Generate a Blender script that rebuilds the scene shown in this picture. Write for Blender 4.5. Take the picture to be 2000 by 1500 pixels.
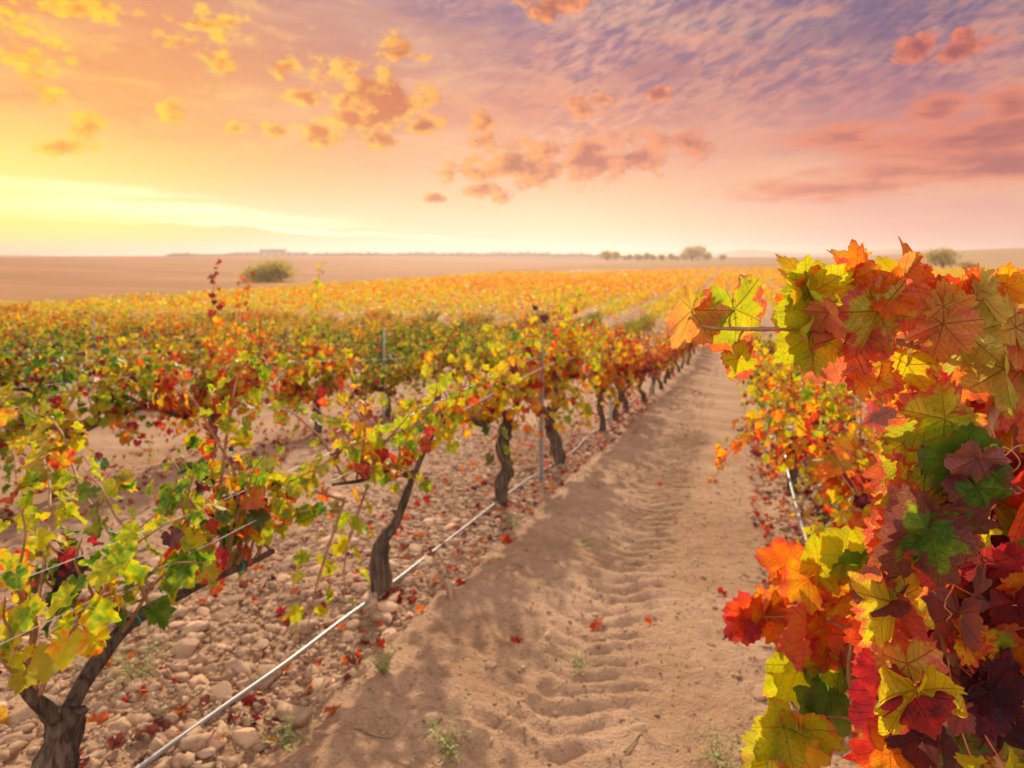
import bpy, math, random
import numpy as np
from mathutils import Vector

for o in list(bpy.data.objects):
    bpy.data.objects.remove(o, do_unlink=True)
SC = bpy.context.scene
COL = SC.collection
rad = math.radians
PI = math.pi

# ------------------------------------------------------------------ camera, light, exposure
PSI = rad(17.9)                       # the vine rows run along +Y; the camera looks a little to their left
CPSI, SPSI = math.cos(PSI), math.sin(PSI)
CAMZ = 1.4
FPX = 24.0 / 36.0 * 2000.0
HORIZON = 500.0
cam_d = bpy.data.cameras.new("camera")
cam = bpy.data.objects.new("camera", cam_d); COL.objects.link(cam)
cam.location = (0, 0, CAMZ)
cam.rotation_euler = (PI / 2, 0, PSI)
cam_d.sensor_width = 36.0; cam_d.lens = 24.0
cam_d.shift_y = -0.125
cam_d.clip_start = 0.02; cam_d.clip_end = 12000
cam_d.dof.use_dof = True
cam_d.dof.focus_distance = 0.93
cam_d.dof.aperture_fstop = 5.8
SC.camera = cam

SUN_AZ_C, SUN_EL = -0.035, 27.0       # sun just above the frame, nearly straight ahead
sdx = SUN_AZ_C * CPSI - SPSI; sdy = SUN_AZ_C * SPSI + CPSI
sl = math.hypot(sdx, sdy); sdx /= sl; sdy /= sl
sun_dir = Vector((sdx * math.cos(rad(SUN_EL)), sdy * math.cos(rad(SUN_EL)), math.sin(rad(SUN_EL))))
sun_d = bpy.data.lights.new("sun", "SUN")
sun_d.energy = 4.4; sun_d.angle = rad(1.0); sun_d.color = (1.0, 0.88, 0.68)
sun = bpy.data.objects.new("sun", sun_d); COL.objects.link(sun)
sun.rotation_euler = sun_dir.to_track_quat('Z', 'Y').to_euler()
sun.location = (0, 20, 40)

SC.view_settings.view_transform = 'Standard'
SC.view_settings.look = 'None'
SC.view_settings.exposure = 0.2
SC.view_settings.gamma = 1.0
SC.render.engine = 'CYCLES'
cy = SC.cycles
cy.max_bounces = 6; cy.diffuse_bounces = 3; cy.glossy_bounces = 2
cy.transmission_bounces = 4; cy.transparent_max_bounces = 8; cy.volume_bounces = 0
cy.use_denoising = True
cy.sample_clamp_indirect = 6.0
cy.sample_clamp_direct = 12.0
cy.caustics_reflective = False; cy.caustics_refractive = False


def lin(r, g, b):
    f = lambda c: (c / 255 / 12.92) if c <= 10 else (((c / 255) + 0.055) / 1.055) ** 2.4
    return (f(r), f(g), f(b), 1.0)


class NT:
    """small helper round a node tree"""
    def __init__(s, nt): s.nt = nt
    def n(s, t, **kw):
        k = s.nt.nodes.new(t)
        for a, v in kw.items(): setattr(k, a, v)
        return k
    def put(s, sock, v):
        if v is None: return
        if hasattr(v, "is_linked"): s.nt.links.new(v, sock)
        else: sock.default_value = v
    def m(s, op, a, b=None, c=None, clamp=False):
        k = s.n("ShaderNodeMath", operation=op, use_clamp=clamp)
        s.put(k.inputs[0], a); s.put(k.inputs[1], b); s.put(k.inputs[2], c)
        return k.outputs[0]
    def vm(s, op, a, b=None, scale=None):
        k = s.n("ShaderNodeVectorMath", operation=op)
        s.put(k.inputs[0], a); s.put(k.inputs[1], b)
        if scale is not None: s.put(k.inputs["Scale"], scale)
        return k.outputs["Value"] if op in ("DOT_PRODUCT", "LENGTH", "DISTANCE") else k.outputs[0]
    def mix(s, f, a, b, blend='MIX'):
        k = s.n("ShaderNodeMix", data_type='RGBA', blend_type=blend)
        s.put(k.inputs[0], f); s.put(k.inputs[6], a); s.put(k.inputs[7], b)
        return k.outputs[2]
    def ramp(s, f, stops, interp='LINEAR'):
        k = s.n("ShaderNodeValToRGB"); cr = k.color_ramp; cr.interpolation = interp
        while len(cr.elements) < len(stops): cr.elements.new(0.5)
        for e, (p, c) in zip(cr.elements, stops):
            e.position = p; e.color = c if len(c) == 4 else (*c, 1)
        s.put(k.inputs[0], f)
        return k.outputs[0]
    def step(s, v, a, b, c=0.0, d=1.0):
        k = s.n("ShaderNodeMapRange", interpolation_type='SMOOTHSTEP')
        s.put(k.inputs[0], v); s.put(k.inputs[1], a); s.put(k.inputs[2], b); s.put(k.inputs[3], c); s.put(k.inputs[4], d)
        return k.outputs[0]
    def noise(s, vec, scale, detail=4.0, rough=0.55, dist=0.0, dims='3D'):
        k = s.n("ShaderNodeTexNoise", noise_dimensions=dims); s.put(k.inputs["Vector"], vec)
        k.inputs["Scale"].default_value = scale; k.inputs["Detail"].default_value = detail
        k.inputs["Roughness"].default_value = rough; k.inputs["Distortion"].default_value = dist
        return k.outputs[0]
    def comb(s, x, y, z=0.0):
        k = s.n("ShaderNodeCombineXYZ"); s.put(k.inputs[0], x); s.put(k.inputs[1], y); s.put(k.inputs[2], z)
        return k.outputs[0]
    def sep(s, v):
        k = s.n("ShaderNodeSeparateXYZ"); s.put(k.inputs[0], v); return k.outputs


# ------------------------------------------------------------------ sky
world = bpy.data.worlds.new("World"); SC.world = world
world.use_nodes = True
wt = world.node_tree; wt.nodes.clear(); W = NT(wt)


def azel(px, py):
    c = (px - 1000) / FPX; v = (HORIZON - py) / FPX
    return math.degrees(math.atan(c)), math.degrees(math.atan(v / math.hypot(1, c)))


def build_sky():
    N2 = lambda *a: W.noise(*a, dims='2D')
    d = W.n("ShaderNodeTexCoord").outputs["Generated"]
    c = W.vm("DOT_PRODUCT", d, (CPSI, SPSI, 0)); e = W.vm("DOT_PRODUCT", d, (-SPSI, CPSI, 0))
    z = W.sep(d)[2]
    az = W.m("MULTIPLY", W.m("ARCTAN2", c, e), 180 / PI)
    el = W.m("MULTIPLY", W.m("ARCSINE", z), 180 / PI)
    ef = W.m("DIVIDE", el, 45.0, clamp=True)
    R = lambda st: W.ramp(ef, [(p / 45.0, lin(*col)) for p, col in st])
    left = R([(0, (255, 226, 205)), (.8, (255, 218, 140)), (2.0, (255, 226, 110)), (3.4, (255, 240, 190)), (6.0, (255, 216, 130)), (8.0, (254, 204, 118)),
              (11.0, (250, 190, 112)), (14., (244, 176, 112)), (17., (238, 164, 112)), (28, (190, 150, 150)), (45, (140, 140, 170))])
    mid = R([(0, (250, 222, 212)), (1.2, (253, 226, 200)), (3.0, (252, 222, 182)), (5.0, (248, 206, 166)), (8.5, (236, 178, 146)), (12.7, (216, 150, 134)),
             (16.7, (184, 134, 144)), (20.6, (148, 120, 152)), (28, (128, 118, 165)), (45, (118, 124, 168))])
    right = R([(0, (232, 176, 174)), (2., (232, 176, 168)), (5., (226, 166, 154)), (8., (210, 146, 142)), (11, (186, 128, 142)), (14, (150, 112, 142)),
               (17., (122, 106, 142)), (28, (100, 104, 158)), (45, (108, 118, 168))])
    fl = W.step(az, -36.0, -1.0, 1.0, 0.0); fr = W.step(az, 1.0, 36.0)
    sky = W.mix(fr, W.mix(fl, mid, left), right)
    ng = N2(W.comb(W.m("MULTIPLY", az, 0.06), W.m("MULTIPLY", el, .3)), 1.0, 4.0)
    sky = W.mix(W.step(ng, .4, .75, 0, .35), sky, lin(252, 206, 160))

    def blobs(lst):
        acc = None
        for px, py, rx, ry, w in lst:
            a0, e0 = azel(px, py)
            ra = rx / FPX * 57.3 * math.cos(rad(a0)) ** 2 * 1.45; re = ry / FPX * 57.3 * math.cos(rad(a0)) * 1.6
            v = W.vm("MULTIPLY", W.vm("SUBTRACT", P, (a0, e0, 0)), (1 / ra, 1 / re, 0))
            g = W.n("ShaderNodeTexGradient", gradient_type='SPHERICAL'); W.put(g.inputs[0], v)
            t = W.m("MULTIPLY", g.outputs["Fac"], w)
            acc = t if acc is None else W.m("MAXIMUM", acc, t)
        return acc
    P = W.comb(az, el)
    # bright streaks low over the horizon on the left
    sn = N2(W.comb(W.m("MULTIPLY", az, .07), W.m("MULTIPLY", el, .8)), 1.0, 4.0)
    sw = N2(W.comb(W.m("MULTIPLY", az, .10), W.m("MULTIPLY", el, .25), 3.0), 1.0, 3.0)
    el2 = W.m("ADD", W.m("ADD", el, W.m("MULTIPLY", W.m("ADD", az, 37.0), .043)), W.m("MULTIPLY", W.m("SUBTRACT", sw, .5), 1.5))
    def band(c0, w, a1, a0):
        v = W.m("DIVIDE", W.m("SUBTRACT", el2, c0), w)
        return W.m("MULTIPLY", W.m("EXPONENT", W.m("MULTIPLY", W.m("MULTIPLY", v, v), -1.0)), W.step(az, a1, a0))
    st = W.m("MAXIMUM", band(3.7, .75, 2., -34.), W.m("MAXIMUM", W.m("MULTIPLY", band(4.9, .5, -12., -40.), .8), W.m("MULTIPLY", band(2.9, .25, 8., -16.), .8)))
    st = W.step(W.m("MULTIPLY", st, W.m("ADD", sn, .5)), .08, .85)
    sky = W.mix(st, sky, (1.45, 1.24, .80, 1))
    yl = blobs([(-20, 448, 440, 40, 1.0), (-60, 330, 260, 120, .42)])
    sky = W.mix(W.step(yl, .05, .85, 0, .95), sky, (1.22, .92, .07, 1))
    gw = blobs([(-120, 400, 700, 170, 1.0)])
    sky = W.mix(W.step(gw, .0, 1.0, 0, .62), sky, (1.35, 1.06, .38, 1))
    # rippled high cloud, upper middle and right
    rot = rad(24)
    q1 = W.m("ADD", W.m("MULTIPLY", az, math.cos(rot)), W.m("MULTIPLY", el, math.sin(rot)))
    q2 = W.m("ADD", W.m("MULTIPLY", az, -math.sin(rot)), W.m("MULTIPLY", el, math.cos(rot)))
    qv = W.comb(W.m("MULTIPLY", q1, .46), W.m("MULTIPLY", q2, .92))
    wv = W.n("ShaderNodeTexNoise", noise_dimensions="2D"); W.put(wv.inputs["Vector"], qv); wv.inputs["Scale"].default_value = .9; wv.inputs["Detail"].default_value = 5; wv.inputs["Roughness"].default_value = .6
    vo = W.n("ShaderNodeTexVoronoi", feature='SMOOTH_F1', voronoi_dimensions='2D'); W.put(vo.inputs["Vector"], W.vm("ADD", qv, W.vm("SCALE", W.vm("SUBTRACT", wv.outputs[1], (.5, .5, .5)), scale=1.7)))
    vo.inputs["Scale"].default_value = 1.25; vo.inputs["Smoothness"].default_value = .9
    fn = N2(W.comb(W.m("MULTIPLY", q1, .5), W.m("MULTIPLY", q2, 2.2)), 1.0, 6.0, .65)
    n1 = W.m("ADD", W.m("MULTIPLY", W.m("SUBTRACT", .80, vo.outputs["Distance"]), .40), W.m("ADD", W.m("MULTIPLY", W.m("SUBTRACT", fn, .5), .80), .32))
    n2 = N2(W.comb(W.m("MULTIPLY", q1, .09), W.m("MULTIPLY", q2, .13), 4.0), 1.0, 3.0)
    reg = W.m("MULTIPLY", W.step(az, -14., 2.), W.step(el, 5.5, 11.))
    rip = W.m("MULTIPLY", W.step(n1, .42, .68), W.m("MULTIPLY", reg, W.step(n2, .30, .58)))
    ripc = W.mix(W.step(az, -8, 30), lin(246, 206, 178), lin(228, 164, 150))
    sky = W.mix(W.m("MULTIPLY", rip, .46), sky, ripc)
    dk = W.m("MULTIPLY", W.step(n1, .50, .30), W.m("MULTIPLY", W.m("MULTIPLY", W.step(az, -8., 8.), W.step(el, 9., 15.)), .55))
    sky = W.mix(dk, sky, lin(112, 98, 142))
    # thin mottled veil
    v1 = N2(W.comb(W.m("MULTIPLY", az, .13), W.m("ADD", W.m("MULTIPLY", el, .42), W.m("MULTIPLY", az, .03)), 9.0), 1.0, 8.0, .66, .4)
    vc = W.mix(W.step(az, -30., 10.), (1.0, .72, .22, 1), lin(238, 168, 140))
    sky = W.mix(W.m("MULTIPLY", W.m("MULTIPLY", W.step(v1, .50, .68), .42), W.m("MULTIPLY", W.step(el, 5., 9.), W.step(el, 30., 20.))), sky, vc)
    vd = W.mix(W.step(az, -30., 10.), lin(232, 160, 112), lin(176, 118, 130))
    sky = W.mix(W.m("MULTIPLY", W.m("MULTIPLY", W.step(v1, .47, .33), .38), W.m("MULTIPLY", W.step(el, 6., 10.), W.step(el, 30., 20.))), sky, vd)
    # puffy low clouds at their places
    B = blobs([(745, 200, 105, 62, 1.15), (690, 225, 50, 34, .9), (775, 95, 62, 34, .8), (825, 243, 48, 30, .9), (625, 258, 48, 30, .95), (735, 268, 52, 24, .85),
               (590, 190, 62, 20, .85), (650, 140, 74, 32, .72), (568, 132, 40, 22, .85), (425, 50, 90, 34, .7), (360, 80, 70, 22, .7),
               (95, 185, 52, 24, .85), (172, 245, 52, 32, .85), (125, 288, 70, 18, .8), (335, 215, 62, 22, .75), (460, 252, 26, 15, .9), (537, 254, 34, 15, .95),
               (60, 95, 90, 70, .7), (130, 15, 150, 34, .72), (945, 250, 46, 34, .8), (435, 120, 42, 26, .75),
               (930, 335, 90, 30, .78), (1040, 325, 100, 50, .92), (1150, 305, 100, 56, .88), (1260, 300, 90, 44, .85), (1350, 280, 62, 30, .82), (950, 372, 66, 24, .82),
               (850, 386, 24, 9, .9), (1132, 215, 34, 22, .85), (1285, 180, 26, 22, .9), (1180, 196, 36, 14, .8), (1085, 8, 74, 26, .95),
               (1780, 88, 60, 34, .8), (1895, 88, 74, 40, .8), (1480, 140, 50, 20, .6)])
    BR = blobs([(1950, 268, 330, 46, 1.0), (1990, 316, 300, 36, 1.1), (1640, 368, 230, 22, .85), (1840, 215, 66, 30, .85), (1975, 205, 74, 36, 1.0), (1640, 265, 130, 22, .7), (1760, 335, 190, 26, .8)])
    pv = W.comb(W.m("MULTIPLY", az, .40), W.m("MULTIPLY", el, .60))
    f1 = N2(pv, 1.0, 8.0, .65, .15)
    f2 = N2(W.vm("ADD", pv, (-.30, -.16, 0)), 1.0, 5.0, .55, .1)
    wp = W.n("ShaderNodeTexNoise", noise_dimensions="2D"); W.put(wp.inputs["Vector"], pv); wp.inputs["Scale"].default_value = 1.6; wp.inputs["Detail"].default_value = 4
    wpv = W.vm("ADD", pv, W.vm("SCALE", W.vm("SUBTRACT", wp.outputs[1], (.5, .5, .5)), scale=.5))
    def puff(v):
        k = W.n("ShaderNodeTexVoronoi", feature='SMOOTH_F1', voronoi_dimensions='2D'); W.put(k.inputs["Vector"], v); k.inputs["Scale"].default_value = 1.15
        k.inputs["Detail"].default_value = 3.0; k.inputs["Roughness"].default_value = .55; k.inputs["Smoothness"].default_value = .35
        return W.m("SUBTRACT", .5, k.outputs["Distance"])
    b1 = puff(wpv); b2 = puff(W.vm("ADD", wpv, (-.20, -.10, 0)))
    dens = W.m("ADD", W.m("MULTIPLY", B, 1.55), W.m("ADD", W.m("MULTIPLY", W.m("SUBTRACT", f1, .5), 1.9), W.m("MULTIPLY", b1, .70)))
    A = W.m("MULTIPLY", W.step(dens, .20, .72), W.step(B, .04, .26))
    core = W.step(dens, .55, 1.35)
    shade = W.m("ADD", W.m("ADD", W.m("MULTIPLY", W.m("SUBTRACT", f1, f2), 3.2), W.m("MULTIPLY", W.m("SUBTRACT", b1, b2), .9)), W.m("SUBTRACT", .74, W.m("MULTIPLY", core, .84)), clamp=True)
    azf = W.step(az, -36., 30.)
    lit = W.ramp(azf, [(0, (1.05, .72, .05)), (.2, (1., .62, .10)), (.5, lin(252, 172, 76)), (.75, lin(240, 158, 112)), (1, lin(230, 136, 112))])
    shd = W.ramp(azf, [(0, lin(244, 170, 62)), (.2, lin(226, 138, 70)), (.5, lin(182, 92, 68)), (.75, lin(188, 104, 96)), (1, lin(168, 84, 92))])
    sky = W.mix(W.m("MULTIPLY", A, .92), sky, W.mix(shade, shd, lit))
    pr = W.comb(W.m("MULTIPLY", az, .17), W.m("MULTIPLY", el, .75), 7.0)
    g1 = N2(pr, 1.0, 6.0, .6, .3)
    dr = W.m("ADD", BR, W.m("MULTIPLY", W.m("SUBTRACT", g1, .5), 1.4))
    sky = W.mix(W.m("MULTIPLY", W.step(BR, .02, .25), W.step(dr, .0, .62, 0, .85)), sky, W.mix(W.step(dr, .45, 1.0), lin(228, 138, 112), lin(172, 92, 100)))
    thin = blobs([(365, 485, 90, 4, .8), (250, 488, 60, 3, .6), (470, 482, 60, 3, .6)])
    sky = W.mix(W.step(thin, .2, .7, 0, .6), sky, lin(214, 170, 160))
    # daylight sky blended with an added fill tone, overhead and behind the camera
    ns = W.n("ShaderNodeTexSky", sky_type='NISHITA')
    ns.sun_disc = False; ns.sun_elevation = rad(SUN_EL)
    ns.sun_rotation = math.atan2(sun_dir.x, sun_dir.y)
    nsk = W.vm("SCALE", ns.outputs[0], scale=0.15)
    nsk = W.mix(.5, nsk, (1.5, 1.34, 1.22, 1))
    nsk = W.vm("SCALE", nsk, scale=W.step(W.m("ABSOLUTE", az), 75., 130., .86, 1.6))  # added brightness behind the camera, fill for the leaf fronts
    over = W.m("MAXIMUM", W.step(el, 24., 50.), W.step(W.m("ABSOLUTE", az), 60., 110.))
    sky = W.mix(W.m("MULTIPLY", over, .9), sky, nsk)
    gm = W.n("ShaderNodeGamma"); W.put(gm.inputs[0], sky); gm.inputs[1].default_value = 1.22
    sky = W.vm("SCALE", gm.outputs[0], scale=.90)
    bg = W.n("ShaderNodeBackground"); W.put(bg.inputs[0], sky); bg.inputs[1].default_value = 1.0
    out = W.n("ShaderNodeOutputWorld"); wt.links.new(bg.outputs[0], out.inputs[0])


build_sky()
world.cycles.sampling_method = 'MANUAL'; world.cycles.sample_map_resolution = 512

# ------------------------------------------------------------------ helpers
def world_from_cam(c, d, z):
    """right, depth, height -> world"""
    return np.array([c * CPSI - d * SPSI, c * SPSI + d * CPSI, z])


def at(px, py, d):
    """world point seen at photo pixel (2000 x 1500) at depth d"""
    return world_from_cam((px - 1000) / FPX * d, d, CAMZ + (HORIZON - py) / FPX * d)


def cam_cd(x, y): return x * CPSI + y * SPSI, -x * SPSI + y * CPSI


def _hash(ix, iy, s):
    h = (ix.astype(np.int64) * 374761393 + iy.astype(np.int64) * 668265263 + s * 974711) & 0xffffffff
    h = ((h ^ (h >> 13)) * 1274126177) & 0xffffffff
    return ((h ^ (h >> 16)) & 0xffff) / 65535.0


def vnoise(x, y, s=0):
    x = np.asarray(x, float); y = np.asarray(y, float)
    ix, iy = np.floor(x), np.floor(y); fx, fy = x - ix, y - iy
    fx = fx * fx * (3 - 2 * fx); fy = fy * fy * (3 - 2 * fy)
    a = _hash(ix, iy, s); b = _hash(ix + 1, iy, s); c = _hash(ix, iy + 1, s); e = _hash(ix + 1, iy + 1, s)
    return (a * (1 - fx) + b * fx) * (1 - fy) + (c * (1 - fx) + e * fx) * fy - .5


def fbm(x, y, s=0, o=4, g=.5):
    t = 0; a = 1
    for k in range(o):
        t = t + a * vnoise(x * 2 ** k, y * 2 ** k, s + k * 17); a *= g
    return t


def sstep(a, b, v):
    t = np.clip((v - a) / (b - a), 0, 1); return t * t * (3 - 2 * t)


def base_h(x, y):
    x = np.asarray(x, float); y = np.asarray(y, float)
    yy = np.where(y < 22, y, 22 + 10 * (1 - np.exp(-(np.maximum(y, 22) - 22) / 10)))
    z = -0.107 * np.maximum(yy, -12)
    c, d = cam_cd(x, y)
    z = z + 4.0 * sstep(60, 350, -x)
    z = z + 11.5 * np.exp(-((c - 430) / 150) ** 2 - ((d - 520) / 170) ** 2)
    z = z + 1.8 * sstep(420, 1100, d) * sstep(-.62, -.42, c / np.maximum(d, 1)) * (x > -2000)
    return z


def ground_h(x, y):
    z = base_h(x, y)
    near = np.exp(-np.maximum(y, 0) / 25.0)
    rough = fbm(x * 6, y * 6, 3, 4) * .035 + fbm(x * 1.3, y * 1.3, 9, 3) * .05
    inpath = sstep(-1.62, -1.38, x) * (1 - sstep(.22, .42, x))
    z = z + rough * (1 - inpath) * near
    z = z - .035 * inpath
    return z


def link(o, parent=None):
    COL.objects.link(o)
    if parent is not None: o.parent = parent
    return o


def mesh_np(name, v, f, smooth=True, attrs=None):
    """v (n,3); f (m,k) all with the same corner count"""
    v = np.ascontiguousarray(v, np.float32); f = np.ascontiguousarray(f, np.int32)
    me = bpy.data.meshes.new(name)
    me.vertices.add(len(v)); me.vertices.foreach_set("co", v.ravel())
    m, k = f.shape
    me.loops.add(m * k); me.loops.foreach_set("vertex_index", f.ravel())
    me.polygons.add(m); me.polygons.foreach_set("loop_start", np.arange(0, m * k, k, dtype=np.int32))
    me.update(calc_edges=True)
    if smooth: me.polygons.foreach_set("use_smooth", np.ones(m, bool))
    for an, arr in (attrs or {}).items():
        arr = np.ascontiguousarray(arr, np.float32)
        if arr.shape[1] == 4:
            a = me.attributes.new(an, 'FLOAT_COLOR', 'POINT'); a.data.foreach_set("color", arr.ravel())
        else:
            a = me.attributes.new(an, 'FLOAT_VECTOR', 'POINT'); a.data.foreach_set("vector", arr.ravel())
    return me


def obj(name, me, mat=None, parent=None):
    o = bpy.data.objects.new(name, me)
    if mat is not None and me is not None and not me.materials: me.materials.append(mat)
    return link(o, parent)


def empty(name, loc):
    o = bpy.data.objects.new(name, None); o.location = loc; o.empty_display_size = .1
    return link(o)


def tag(o, label=None, cat=None, group=None, kind=None):
    if label: o["label"] = label
    if cat: o["category"] = cat
    if group: o["group"] = group
    if kind: o["kind"] = kind
    return o


class Geo:
    """collects quads"""
    def __init__(s): s.v = []; s.f = []; s.n = 0
    def add(s, v, f):
        s.v.append(np.asarray(v, float)); s.f.append(np.asarray(f, int) + s.n); s.n += len(v)
    def mesh(s, name, smooth=True): return mesh_np(name, np.concatenate(s.v), np.concatenate(s.f), smooth)


def smooth_path(pts, n):
    """Catmull-Rom through pts, n samples per span"""
    p = np.asarray(pts, float)
    if len(p) < 3 or n < 2: return p
    q = np.vstack([2 * p[0] - p[1], p, 2 * p[-1] - p[-2]])
    out = []
    for i in range(1, len(q) - 2):
        for t in np.linspace(0, 1, n, endpoint=False):
            a, b, c, e = q[i - 1], q[i], q[i + 1], q[i + 2]
            out.append(.5 * ((2 * b) + (-a + c) * t + (2 * a - 5 * b + 4 * c - e) * t * t + (-a + 3 * b - 3 * c + e) * t ** 3))
    out.append(p[-1])
    return np.array(out)


def tube(geo, pts, radii, seg=8, gnarl=0.0, seed=0, twist=2.0):
    p = np.asarray(pts, float); n = len(p)
    r = np.interp(np.linspace(0, 1, n), np.linspace(0, 1, len(radii)), radii)
    t = np.gradient(p, axis=0); t /= np.linalg.norm(t, axis=1)[:, None] + 1e-9
    u = np.cross(t[0], [0.31, .95, .1]); u /= np.linalg.norm(u)
    ang = np.linspace(0, 2 * PI, seg, endpoint=False)
    V = []
    for i in range(n):
        u = u - t[i] * np.dot(u, t[i]); u /= np.linalg.norm(u) + 1e-9
        w = np.cross(t[i], u)
        rr = np.full(seg, r[i])
        if gnarl:
            s = i / max(n - 1, 1)
            rr = rr * (1 + gnarl * (np.sin(ang * 3 + s * twist * 4 + seed) * .5 + np.sin(ang * 5 - s * twist * 3 + seed * 2) * .3)
                       + gnarl * 1.6 * vnoise(ang * 1.2 + seed * 9, np.full(seg, s * n * .35), seed))
        V.append(p[i] + np.outer(np.cos(ang) * rr, u) + np.outer(np.sin(ang) * rr, w))
    V.append(np.repeat(p[-1:] + t[-1] * r[-1] * .4, seg, 0) * .999 + V[-1] * .001)
    V = np.concatenate(V)
    i, j = np.meshgrid(np.arange(n), np.arange(seg), indexing='ij')
    a = i * seg + j; b = i * seg + (j + 1) % seg
    F = np.stack([a, b, b + seg, a + seg], -1).reshape(-1, 4)
    geo.add(V, F)


# ------------------------------------------------------------------ materials
def new_mat(name):
    m = bpy.data.materials.new(name); m.use_nodes = True
    m.node_tree.nodes.clear()
    return m, NT(m.node_tree)


def finish(N, shader):
    o = N.n("ShaderNodeOutputMaterial"); N.nt.links.new(shader, o.inputs[0])


def principled(N, col, rough=.8, spec=.3, normal=None):
    k = N.n("ShaderNodeBsdfPrincipled")
    N.put(k.inputs["Base Color"], col); N.put(k.inputs["Roughness"], rough); N.put(k.inputs["Specular IOR Level"], spec)
    if normal is not None: N.put(k.inputs["Normal"], normal)
    return k


def bump(N, h, strength=.5, dist=.02):
    k = N.n("ShaderNodeBump"); N.put(k.inputs["Height"], h); k.inputs["Strength"].default_value = strength; k.inputs["Distance"].default_value = dist
    return k.outputs[0]


LEAF_RAMP = [(0.0, (.045, .10, .018)), (.14, (.10, .24, .02)), (.28, (.30, .46, .015)), (.40, (.66, .66, .012)), (.50, (.86, .62, .012)),
             (.62, (.93, .30, .012)), (.74, (.90, .095, .016)), (.85, (.58, .020, .030)), (.94, (.16, .018, .032)), (1.0, (.07, .022, .035))]


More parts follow.
